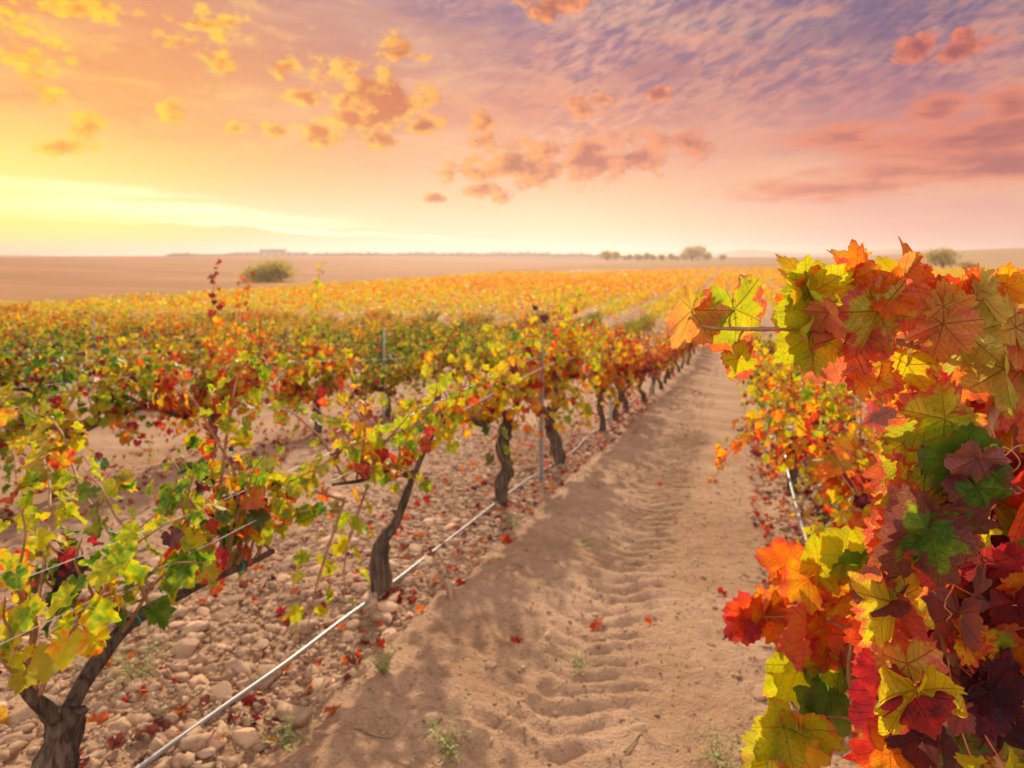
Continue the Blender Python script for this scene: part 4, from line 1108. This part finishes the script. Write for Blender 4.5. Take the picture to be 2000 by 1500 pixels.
zA = lambda y_: np.interp(y_, [-1, 1.3, 2, 5, 6.2], [.70, .62, .56, .535, .50]) - .107 * max(0, y_ - 6.2) * (y_ < 22) - (y_ >= 22) * .107 * 15.8
zB = lambda y_: np.interp(y_, [-1, 1.3, 2, 5, 6.2], [.56, .52, .47, .44, .42]) - .107 * max(0, y_ - 6.2) * (y_ < 22) - (y_ >= 22) * .107 * 15.8
for zf, xo, lab in ((zA, .06, "upper shining trellis wire through the vine row left of the path"), (zB, .12, "lower shining trellis wire through the vine row left of the path")):
    p_ = [np.array([ROW_X + xo, y_, zf(y_)]) for y_ in list(np.arange(-.6, 22, .8))]
    g = Geo(); tube(g, p_, (.0010, .0014, .0062, .0050, .003, .003, .003, .003, .003), 6)  # thickened stretch stands in for the glare bloom round the wire
    tag(obj("trellis_wire", g.mesh("trellis_wire"), M_WIRE), lab, "wire", "trellis wires")
for r in range(1, 13):
    x = -1.75 - 3.15 * r
    p_ = []
    for y_ in np.arange(2, 46, .8):
        p_.append(np.array([x + .12, y_, float(base_h(x, y_)) + .88 + .03 * math.sin(y_ * 1.1 + r)]))
    g = Geo(); tube(g, p_, (.0028,), 5)
    tag(obj("trellis_wire", g.mesh("trellis_wire"), M_WIRE), f"thin glinting trellis wire along the {ORD[r]} vine row left of the path", "wire", "trellis wires")


def stake_mesh(h):
    """rolled steel angle with a folded lip and a chamfered top"""
    w, t = .034, .004
    prof = np.array([(0, 0), (w, 0), (w, .008), (w - t, .008), (w - t, t), (t, t), (t, w - t), (.008, w - t), (.008, w), (0, w)]) - .012
    n = len(prof); zs = [-.3, 0, h * .33, h * .66, h - .02, h]
    V = []
    for i, z in enumerate(zs):
        k = .55 if i == len(zs) - 1 else 1
        V += [(a * k, b * k, z) for a, b in prof]
    bm = bmesh.new(); vs = [bm.verts.new(v) for v in V]
    for i in range(len(zs) - 1):
        for k in range(n): bm.faces.new((vs[i * n + k], vs[i * n + (k + 1) % n], vs[(i + 1) * n + (k + 1) % n], vs[(i + 1) * n + k]))
    bm.faces.new(vs[-n:]); bm.faces.new(vs[:n][::-1])
    me = bpy.data.meshes.new("stake"); bm.to_mesh(me); bm.free(); return me


sm = stake_mesh(1.28)
first = None
for (x, y_, lab) in [(-1.66, 6.02, "grey metal stake standing clear between the third and fourth trunks of the left row"), (-1.66, 9.75, "thin metal stake further along the row left of the path, beside a trunk"), (-1.66, 15.0, "small distant metal stake in the row left of the path"),
                     (-4.85, 8.9, "brownish metal stake top showing above the second row left of the path"), (-8.0, 11, "metal stake among leaves of the third row left of the path"), (.68, 7.5, "metal stake inside the row right of the path"),
                     (-11.1, 9.5, "metal stake among leaves of the fourth row left of the path")]:
    o = bpy.data.objects.new("metal_stake", sm) if first is None else first.copy()
    if first is None: sm.materials.append(M_METAL); first = o
    link(o); o.location = gl(x, y_); o.rotation_euler = (rv.uniform(-.02, .02), rv.uniform(-.02, .02), rv.uniform(0, 6))
    tag(o, lab, "stake", "metal stakes in the vine rows")

# green ties on the first vine's long arm
arm_ = max((c for c in row1[0][0].children if c.name.startswith('arm')), key=lambda c: max(v.co.y for v in c.data.vertices))
g = Geo()
for t_, rr_ in ((.36, .030), (.80, .024)):
    vs_ = np.array([v.co[:] for v in arm_.data.vertices]); vs_ = vs_.reshape(-1, 9, 3)
    i_ = int(t_ * (len(vs_) - 2)); ctr = vs_[i_].mean(0); rg = (vs_[i_] - ctr) * 1.10 + ctr
    tube(g, np.vstack([rg, rg[:2]]), (.0035,), 5)
obj("twine_tie", g.mesh("twine_tie"), M_TIE, row1[0][0])

# ------------------------------------------------------------------ stones
def stone_mesh(seed, V0, F0):
    rs = np.random.RandomState(seed)
    v = V0.copy()
    for _ in range(13):
        n_ = rs.normal(size=3); n_ /= np.linalg.norm(n_); h = rs.uniform(.50, .82)
        dd = v @ n_ - h; v = v - np.outer(np.maximum(dd, 0) * .97, n_)
    v = v * rs.uniform([.9, .65, .42], [1.6, 1.15, .9])
    v = v * (1 + .07 * fbm(v[:, 0] * 2 + v[:, 2] * 3 + seed, v[:, 1] * 2 - v[:, 2], seed, 3))[:, None]
    return mesh_np("stone", v, F0, False)


SM = [stone_mesh(500 + k, ICO3v, ICO3f) for k in range(16)]
for m_ in SM: m_.materials.append(M_STONE)
rst = random.Random(31)
spots = []
tries = 0
while len(spots) < 290 and tries < 20000:
    tries += 1
    x = rst.uniform(-3.3, -1.42); y_ = .35 + 4.4 * rst.random() ** 1.15
    c, d = cam_cd(x, y_)
    if abs(c) > .8 * d or d < .9: continue
    s_ = rst.choice([.014, .016, .018, .02, .024, .028, .034, .046]) * rst.uniform(.85, 1.3)
    s_ *= 1.3
    if x > -1.6: s_ *= .7
    if any((x - a) ** 2 + (y_ - b) ** 2 < (.75 * (s_ + e)) ** 2 for a, b, e in spots): continue
    if math.hypot(x + 1.70, y_ - 3.09) < .09 or math.hypot(x + 1.7, y_ - 1.36) < .1: continue
    spots.append((x, y_, s_))
LS = {0: "pale limestone lying in the stony strip near the low vine's long arm", 1: "pale limestone beside the drip hose left of the path", 2: "pale limestone on the shaded earth behind the first vine row"}


def put_stone(x, y_, s_, k, lab, grp, sink=.25, rot=None):
    o = bpy.data.objects.new("stone", SM[k % 16]); link(o)
    o.location = (x, y_, float(max(ground_h(x, y_), path_h(x, y_) if -1.5 < x < .3 else -9)) + s_ * (sink - .22))
    o.scale = (s_,) * 3 if not isinstance(s_, tuple) else s_
    o.rotation_euler = rot or (rst.uniform(-.3, .3), rst.uniform(-.3, .3), rst.uniform(0, 6.3))
    tag(o, lab, "stone", grp); return o


for k, (x, y_, s_) in enumerate(spots):
    z_ = 2 if x < -2.25 else (1 if x > -1.95 else 0)
    put_stone(x, y_, s_, k, LS[z_], ["stones of the stony strip", "stones beside the drip hose", "stones behind the first vine row"][z_])
P_ = ground_at(880, 1190); o = put_stone(P_[0], P_[1], .062, 3, "upright wedge of pale stone at the path's left edge", None, .5, (0, 1.2, .6))
P_ = ground_at(392, 1195); o = put_stone(P_[0] - .35, P_[1] + .35, .10, 7, "large rounded pale rock behind the first vine's arm", None, .3)
P_ = ground_at(760, 1245); o = put_stone(P_[0], P_[1], .052, 5, "blocky pale stone at the foot of the knobbed trunk", None, .4)
P_ = ground_at(480, 1440); o = put_stone(P_[0], P_[1], .055, 9, "broad flat pale stone close beside the drip hose", None, .3)
P_ = ground_at(1700, 1235); o = put_stone(P_[0], P_[1], .075, 2, "large pale rock under the vines right of the path", None, .3)
P_ = ground_at(1490, 1350); o = put_stone(P_[0], P_[1], .055, 6, "grey stone half buried at the path's right edge", None, .1)
for (px, py, s_) in [(1070, 1232, .02), (960, 1297, .022), (1250, 1425, .03), (1120, 1420, .018), (1390, 1260, .02), (1180, 1210, .014)]:
    P_ = ground_at(px, py); put_stone(P_[0], P_[1], s_, px, "small pale pebble lying loose on the bare track", "pebbles on the track", .2)
for (px, py, s_) in [(1700, 1330, .03), (1660, 1310, .024), (1730, 1390, .03), (1690, 1400, .02), (1720, 1290, .026), (1650, 1370, .022), (1745, 1340, .024), (1480, 1130, .03), (1470, 1010, .03)]:
    P_ = ground_at(px, py); put_stone(P_[0], P_[1], s_, px, "small stone under the vines right of the path", "stones under the right vines", .25)

rsp = np.random.RandomState(3)
m = 22000
x = np.r_[-1.40 - np.abs(rsp.normal(0, 1.0, m)), rsp.uniform(-1.4, .45, 1900), rsp.uniform(.3, 1.2, 1500)]
y_ = np.r_[.3 + 8.7 * rsp.rand(m) ** 1.3, rsp.uniform(.8, 7, 1900), rsp.uniform(1, 6, 1500)]
s_ = np.exp(rsp.normal(-4.62, .58, len(x))); s_ = np.where((x > -1.45) & (x < .3), s_ * .45, s_)
c, d = cam_cd(x, y_); ok = (np.abs(c) < .8 * d) & (d > .9); x, y_, s_ = x[ok], y_[ok], s_[ok]
zz = np.where((x > -1.5) & (x < .3), np.maximum(ground_h(x, y_), path_h(x, y_)), ground_h(x, y_)) + s_ * .2
N_ = len(x)
sc = rsp.uniform([.8, .6, .45], [1.2, 1.0, .75], (N_, 3)) * s_[:, None]
th = rsp.uniform(0, 6.3, N_)
base = ICO1v[None] * (1 + .34 * rsp.normal(size=(24, len(ICO1v), 1)))
vv = base[rsp.randint(0, 24, N_)] * sc[:, None, :]
ct, st_ = np.cos(th)[:, None], np.sin(th)[:, None]
vv = np.stack([vv[..., 0] * ct - vv[..., 1] * st_, vv[..., 0] * st_ + vv[..., 1] * ct, vv[..., 2]], -1) + np.stack([x, y_, zz], -1)[:, None, :]
ff = ICO1f[None] + (np.arange(N_) * len(ICO1v))[:, None, None]
pb = obj("pebbles", mesh_np("pebbles", vv.reshape(-1, 3), ff.reshape(-1, 3), False), M_STONE)
tag(pb, "countless small pale stones strewn over the reddish earth", "pebbles", kind="stuff")

rl = np.random.RandomState(14); m = 1000
x = np.r_[-1.42 - np.abs(rl.normal(0, .55, m)), rl.uniform(.15, .9, 900), rl.normal(-4.9, .6, 900)]; y_ = np.r_[rl.uniform(.6, 14, m), rl.uniform(1.6, 12, 900), rl.uniform(3, 12, 900)]
N_ = len(x); pos = np.stack([x, y_, np.maximum(ground_h(x, y_), np.where((x > -1.5) & (x < .3), path_h(x, y_), -99)) + .008], -1)
a_ = rl.uniform(0, 6.3, N_); tip = np.stack([np.cos(a_), np.sin(a_), rl.normal(0, .25, N_)], -1); nrm = rl.normal(0, .45, (N_, 3)) + [0, 0, 1]
data = np.stack([np.clip(rl.choice([.66, .80, .90, .95, .97], N_) + rl.normal(0, .03, N_), 0, .99), rl.uniform(0, .4, N_), rl.uniform(.4, 1.0, N_) * (rl.rand(N_) < .8), rl.rand(N_)], -1)
tag(obj("leaf_litter", leaves_mesh("leaf_litter", [leaf_template(20, (.6, 1.0), 0, 0, 20 + k, fold=.5, droop=-.3, ripple=.16, curl=.4 * (k % 2)) for k in range(6)], pos, tip, nrm, rl.uniform(.014, .038, N_), data), M_LEAF_FAR), "dry brown and red leaf litter strewn under the vines", "leaf litter", kind="stuff")
m = 2600; x = rl.uniform(-1.42, .4, m); y_ = .8 + 8 * rl.rand(m) ** 1.3; s_ = np.exp(rl.normal(-5.6, .4, m))
zz = np.maximum(ground_h(x, y_), path_h(x, y_)) + s_ * .15
vv = base[rl.randint(0, 24, m)] * (rl.uniform(.6, 1.2, (m, 3)) * s_[:, None])[:, None, :] + np.stack([x, y_, zz], -1)[:, None, :]
tag(obj("soil_clods", mesh_np("soil_clods", vv.reshape(-1, 3), (ICO1f[None] + (np.arange(m) * len(ICO1v))[:, None, None]).reshape(-1, 3)), M_EARTH), "crumbs of dry earth scattered over the bare track", "clods", kind="stuff")

# ------------------------------------------------------------------ fallen leaves, weeds
FL = []
for k in range(18):
    rs_ = np.random.RandomState(60 + k)
    tv, tf, tu = leaf_template(40, (.5, 1.0), 9, .18, 60 + k, fold=rs_.uniform(-.3, .6), droop=rs_.uniform(-.6, .5), ripple=.12, curl=rs_.uniform(-.2, .35))
    pcol = [.66, .72, .80, .86, .62, .92, .55, .70, .77][k % 9]
    FL.append(mesh_np("fallen_leaf", tv, tf, True, {"luv": tu, "leaf_data": np.tile([pcol, .3, .25 * (k % 3 == 0), k / 18], (len(tv), 1))})); FL[-1].materials.append(M_LEAF)
NAMES = ["orange", "red", "crimson", "dark red", "orange", "brown", "yellow-orange", "orange-red", "red"]


def put_leaf(x, y_, k, where, grp, s_=None):
    o = bpy.data.objects.new("fallen_leaf", FL[k % 18]); link(o)
    s_ = s_ or rst.uniform(.026, .05)
    o.location = (x, y_, surf(x, y_) + .012); o.scale = (s_,) * 3
    o.rotation_euler = (rst.uniform(-.5, .5), rst.uniform(-.5, .5), rst.uniform(0, 6.3))
    tag(o, f"{NAMES[k % 9]} fallen vine leaf {where}", "fallen leaf", grp)


for k in range(74):
    x = rst.uniform(-2.5, -1.38); y_ = rst.uniform(.8, 8.5)
    if abs(cam_cd(x, y_)[0]) < .78 * cam_cd(x, y_)[1]: put_leaf(x, y_, k, "among the stones left of the path", "fallen leaves among the stones")
for k in range(34):
    y_ = rst.uniform(1.8, 8); put_leaf(rst.uniform(.12, .55), y_, k, "at the right edge of the path", "fallen leaves at the path's right edge")
for k, (px, py) in enumerate([(1170, 1210), (1268, 1212), (1005, 1245), (1320, 910), (1340, 935), (1395, 940), (1210, 700), (1290, 945), (1410, 1165), (650, 1400), (1165, 1215)]):
    P_ = ground_at(px, py); put_leaf(P_[0], P_[1], k, "lying alone on the bare track", "fallen leaves on the track", .035)
for k in range(60):
    x = rst.uniform(-2.3, -1.5); y_ = rst.uniform(5.5, 16); put_leaf(x, y_, k, "under the farther vines left of the path", "fallen leaves under the farther vines", .05)


def weed_mesh(seed, n, h, w, leafy):
    rs = np.random.RandomState(seed); V, F = [], []
    for _ in range(n):
        a = rs.uniform(0, 6.3); r = rs.uniform(0, w * .35); p = np.array([math.cos(a) * r, math.sin(a) * r, -.01])
        dv = np.array([math.cos(a), math.sin(a), 0]) * rs.uniform(.2, 1.0) * w; hh = h * rs.uniform(.5, 1.0)
        side = np.array([-math.sin(a), math.cos(a), 0]) * (.0016 if leafy else .0012)
        prev = None
        for u in np.linspace(0, 1, 5):
            q = p + dv * u ** 1.6 + np.array([0, 0, hh * (u - .25 * u * u)]) + rs.normal(0, .004, 3)
            b = len(V); V += [q - side * (1 - .8 * u), q + side * (1 - .8 * u)]
            if prev is not None: F.append((prev, prev + 1, b + 1, b))
            prev = b
            if leafy and u > .15:
                for _k in range(2):
                    aa = rs.uniform(0, 6.3); L = rs.uniform(.008, .018); dd = np.array([math.cos(aa), math.sin(aa), rs.uniform(-.2, .7)]) * L
                    sd = np.array([-math.sin(aa), math.cos(aa), 0]) * L * .28; b = len(V)
                    V += [q, q + dd * .5 + sd, q + dd, q + dd * .5 - sd]; F.append((b, b + 1, b + 2, b + 3))
    return mesh_np("weed", np.array(V), np.array(F), True)


for k, (px, py, n, h, w, leafy, lab) in enumerate([
        (880, 1475, 26, .13, .10, 1, "straggling green weed growing on the track itself"), (745, 1330, 22, .12, .07, 1, "small bright green weed at the foot of the knobbed trunk"),
        (265, 1335, 40, .22, .17, 1, "pale green weed spreading behind the first vine's arm"), (190, 1300, 24, .16, .12, 1, "faded green weed beside the arm's lower end"),
        (1150, 1060, 18, .06, .10, 1, "dark flat weed pressed into the track's left rut"), (1135, 1290, 20, .07, .09, 1, "small low green weed at the track's middle"),
        (1000, 1030, 30, .16, .10, 1, "yellow-green weed at the foot of the straight trunk"), (1240, 850, 70, .34, .22, 0, "dry bushy brown weed at the path's left edge"),
        (1400, 1490, 24, .12, .11, 1, "straggling weed at the lower right of the track"), (340, 1395, 60, .10, .16, 0, "flattened clump of dry grey straw among the stones"),
        (860, 1120, 40, .13, .14, 0, "dry straw tuft right of the drip hose"), (1060, 1000, 36, .18, .12, 0, "dry grass tuft at the foot of the metal stake"),
        (1350, 1080, 22, .05, .08, 0, "small dry tuft at the track's right side"), (560, 1470, 24, .09, .1, 1, "little green weed between stones near the hose"), (1500, 800, 24, .14, .12, 1, "green weed by the right row's far hose"),
        (1165, 960, 30, .16, .12, 0, "dry grass tuft beside the bent trunk"), (1400, 1240, 26, .06, .09, 0, "flat dry tuft near the red shoot's tip"), (720, 1225, 40, .12, .12, 0, "brown straw round the knobbed trunk's left foot"), (1310, 800, 40, .25, .2, 0, "dry brown weed further along the path's left edge"), (1540, 960, 30, .14, .1, 1, "yellowed weed beside the pale hose")]):
    P_ = ground_at(px, py); o = obj("weed", weed_mesh(40 + k, n, h, w, leafy), M_WEED if leafy else M_STRAW)
    o.location = (P_[0], P_[1], surf(P_[0], P_[1])); tag(o, lab, "weed")

for k, (pl, lab) in enumerate([([(1220, 1470), (1245, 1445), (1260, 1425)], "short dry twig on the track's right rut"), ([(690, 1440), (760, 1445), (800, 1415)], "curved dry twig at the track's lower left"), ([(1432, 955), (1445, 970), (1440, 985)], "small pale twig by the path's right edge")]):
    p_ = [ground_at(*q) for q in pl]; p_ = [np.array([q[0], q[1], surf(q[0], q[1]) + .006]) for q in p_]
    g = Geo(); tube(g, smooth_path(p_, 5), (.004, .003, .0015), 6, .15); tag(obj("twig", g.mesh("twig"), M_STRAW), lab, "twig")

# ------------------------------------------------------------------ trees, farm and hills far off
def leaf_cards(rs, pos, s):
    n = len(pos)
    tip = rs.normal(0, 1, (n, 3)); nrm = rs.normal(0, 1, (n, 3)) + [0, 0, .4]
    R = frames(tip, nrm); q = np.array([(-.5, -.3, 0), (.5, -.3, .1), (.35, .6, -.1), (-.35, .6, 0)])
    v = np.einsum('nij,vj->nvi', R, q) * (s * rs.uniform(.6, 1.4, n))[:, None, None] + pos[:, None, :]
    return v.reshape(-1, 3), np.arange(n * 4).reshape(-1, 4)


def make_tree(seed, h, w, trunk_h, ncl, nleaf, leaf_s):
    """trunk mesh and crown mesh of a broad tree at the origin"""
    rs = np.random.RandomState(seed); g = Geo()
    tube(g, smooth_path([(0, 0, -.3), (rs.normal(0, .1), 0, trunk_h * .6), (rs.normal(0, .2), rs.normal(0, .2), trunk_h + h * .2)], 5), (w * .05, w * .04, w * .02), 8, .2, seed)
    P = []
    for _ in range(ncl):
        a = rs.uniform(0, 6.3); u = rs.uniform(0, 1); z = trunk_h + (h - trunk_h) * rs.uniform(.12, .9)
        rmax = w * .5 * math.sqrt(max(.05, 1 - ((z - trunk_h) / (h - trunk_h) * 1.5 - .62) ** 2)); r = rmax * u ** .5
        c_ = np.array([math.cos(a) * r, math.sin(a) * r, z])
        tube(g, smooth_path([(0, 0, trunk_h * .8), c_ * [.5, .5, .75], c_], 3), (w * .016, w * .005), 5)
        k = w * rs.uniform(.09, .17); P.append(c_ + rs.normal(0, 1, (nleaf, 3)) * [k, k, k * .7])
    v, f = leaf_cards(rs, np.concatenate(P), leaf_s)
    return g.mesh("trunk"), mesh_np("crown", v, f)


TM = [make_tree(1, 7.5, 8, 1.8, 26, 90, .45), make_tree(2, 9, 8, 2.2, 28, 90, .5), make_tree(3, 6, 6.5, 1.4, 20, 90, .4), make_tree(4, 3.9, 8.6, .3, 46, 130, .3)]


def put_tree(k, px, d, sc, lab, grp=None, name="tree", cat_="tree"):
    P_ = world_from_cam((px - 1000) / FPX * d, d, 0); e = empty(name, (P_[0], P_[1], float(base_h(P_[0], P_[1]))))
    e.scale = (sc[0], sc[0], sc[1]); e.rotation_euler = (0, 0, px * .7)
    obj("trunk", TM[k][0], M_BARK, e); obj("crown", TM[k][1], M_TREE, e); tag(e, lab, cat_, grp)


put_tree(3, 525, 128, (.86, .84), "broad round olive-green bush in front of the brown field", None, "bush", "bush")
put_tree(0, 1840, 232, (1.0, .95), "lone round tree on the brown slope above the big vine", None)
put_tree(2, 1893, 236, (1.0, .45), "low yellowish bush just right of the lone round tree", None, "bush", "bush")
put_tree(3, 1655, 225, (1.3, .55), "low dark hedge bush behind the top leaves of the big vine", None, "bush", "bush")
for k, (px, sc) in enumerate([(1185, .9), (1203, .7), (1222, .6), (1246, .65), (1262, .6), (1275, .75), (1292, .6), (1312, .55), (1338, .9), (1352, 1.25), (1363, 1.1), (1380, .95), (1412, .55), (1230, .5), (1322, .6)]):
    put_tree(k % 3, px, 590 + 20 * (k % 3), (sc * 1.3, sc * 1.25), "hazy tree in the grove standing on the horizon", "trees of the grove on the horizon")

P_ = world_from_cam((540 - 1000) / FPX * 1080, 1080, 0); bz = float(base_h(P_[0], P_[1]))
farm = empty("farm_building", (P_[0], P_[1], bz)); farm.rotation_euler = (0, 0, PSI)
tag(farm, "long low farm building with a taller middle block on the far ridge", "building")


def boxg(g, x0, x1, y0, y1, z0, z1):
    V = np.array([(x, y, z) for z in (z0, z1) for y in (y0, y1) for x in (x0, x1)], float)
    g.add(V, [(0, 2, 3, 1), (4, 5, 7, 6), (0, 1, 5, 4), (2, 6, 7, 3), (0, 4, 6, 2), (1, 3, 7, 5)])


ztop = CAMZ - bz + 2.0
g = Geo(); boxg(g, -49, 49, -10, 10, -2, ztop + 3.2); obj("wall", g.mesh("wall", False), M_WALLB, farm)
g = Geo(); boxg(g, -24, 13, -8, 8, ztop + 3.2, ztop + 8.0); obj("upper_storey", g.mesh("wall", False), M_WALLB, farm)
for (a, b, z) in ((-49.6, -24.05, ztop + 3.2), (13.05, 49.6, ztop + 3.2), (-24.6, 13.6, ztop + 8.0)):
    V = np.array([(a, -10.5, z), (b, -10.5, z), (b, 10.5, z), (a, 10.5, z), (a, 0, z + 1.0), (b, 0, z + 1.0)], float)
    g = Geo(); g.add(V, [(0, 1, 5, 4), (2, 3, 4, 5), (0, 3, 2, 1), (1, 2, 5, 5), (3, 0, 4, 4)]); bm = bmesh.new()
    vs = [bm.verts.new(q) for q in V]
    for f in ((0, 1, 5, 4), (2, 3, 4, 5), (3, 2, 1, 0), (1, 2, 5), (3, 0, 4)): bm.faces.new([vs[i] for i in f])
    me = bpy.data.meshes.new("roof"); bm.to_mesh(me); bm.free(); obj("roof", me, M_ROOFB, farm)
for xw in range(-44, 46, 11):
    g = Geo(); boxg(g, xw, xw + 3, -10.06, -10.003, ztop + .2, ztop + 2.2); obj("window", g.mesh("window", False), M_GRAPE, farm)

# wooded top of the far ridge
rs = np.random.RandomState(9); P = []
for px in np.linspace(330, 1190, 420):
    d = 1120 + rs.uniform(-30, 60); q = world_from_cam((px - 1000) / FPX * d, d, 0); hgt = rs.uniform(2.0, 4.2) * (1 + fbm(px * .03, 0, 4, 3)) * (1 if px > 440 else .5)
    c_ = np.array([q[0], q[1], float(base_h(q[0], q[1])) + hgt * .3]); P.append(c_ + rs.normal(0, 1, (26, 3)) * [2.2, 2.2, hgt * .5])
v_, f_ = leaf_cards(rs, np.concatenate(P), 1.6)
tag(obj("woodland", mesh_np("woodland", v_, f_), M_WOOD), "hazy line of scrub along the top of the far ridge", "woodland", kind="stuff")


def hills(name, d, prof, depth, seed, lab):
    """a range of hills: crest profile as (photo x, photo y), sloping down to both sides"""
    xs_ = np.linspace(prof[0][0], prof[-1][0], 160); ys_ = np.interp(xs_, [p[0] for p in prof], [p[1] for p in prof])
    ys_ = ys_ + fbm(xs_ * .02, xs_ * 0, seed, 4) * 3.5
    rows = []
    for t in np.linspace(-1, 1, 15):
        dd = d + t * depth; crest = CAMZ + (HORIZON - ys_) / FPX * d
        z = -12 + (crest + 12) * (1 - abs(t) ** 1.4) + fbm(xs_ * .03, np.full_like(xs_, t * 3), seed + 3, 3) * 4 * (abs(t) > .05)
        c_ = (xs_ - 1000) / FPX * d
        rows.append(np.stack([c_ * CPSI - dd * SPSI, c_ * SPSI + dd * CPSI, z], -1))
    V = np.concatenate(rows); n = len(xs_); i, j = np.meshgrid(np.arange(14), np.arange(n - 1), indexing='ij'); a = i * n + j
    tag(obj(name, mesh_np(name, V, np.stack([a, a + 1, a + n + 1, a + n], -1).reshape(-1, 4)), M_HILL), lab, kind="structure")


hills("hills", 2700, [(1340, 512), (1390, 499), (1440, 490), (1470, 488), (1520, 494), (1600, 496), (1700, 489), (1760, 488), (1815, 485), (1860, 490), (1930, 486), (2000, 482), (2100, 480), (2300, 492), (2600, 505)], 500, 5, "pale blue range of hills on the horizon")
hills("hills", 2900, [(-300, 508), (-120, 498), (0, 497), (40, 496), (90, 502), (140, 508)], 400, 9, "faint hill at the far left of the horizon")
hills("hills", 3000, [(700, 506), (745, 499), (775, 496), (810, 500), (850, 506)], 300, 12, "faint small hill behind the far ridge")

# ------------------------------------------------------------------ haze
hm, N = new_mat("haze_air")
pv = N.n("ShaderNodeVolumePrincipled")
pv.inputs["Color"].default_value = (.95, .76, .68, 1); pv.inputs["Density"].default_value = .00042; pv.inputs["Anisotropy"].default_value = .5
o_ = N.n("ShaderNodeOutputMaterial"); N.nt.links.new(pv.outputs[0], o_.inputs[1])
g = Geo(); boxg(g, -4900, 4900, -400, 5200, -30, 52)
hz = obj("haze", g.mesh("haze", False), hm); hz["kind"] = "stuff"; hz["label"] = "pale warm evening haze over the plain"
hm.cycles.homogeneous_volume = True
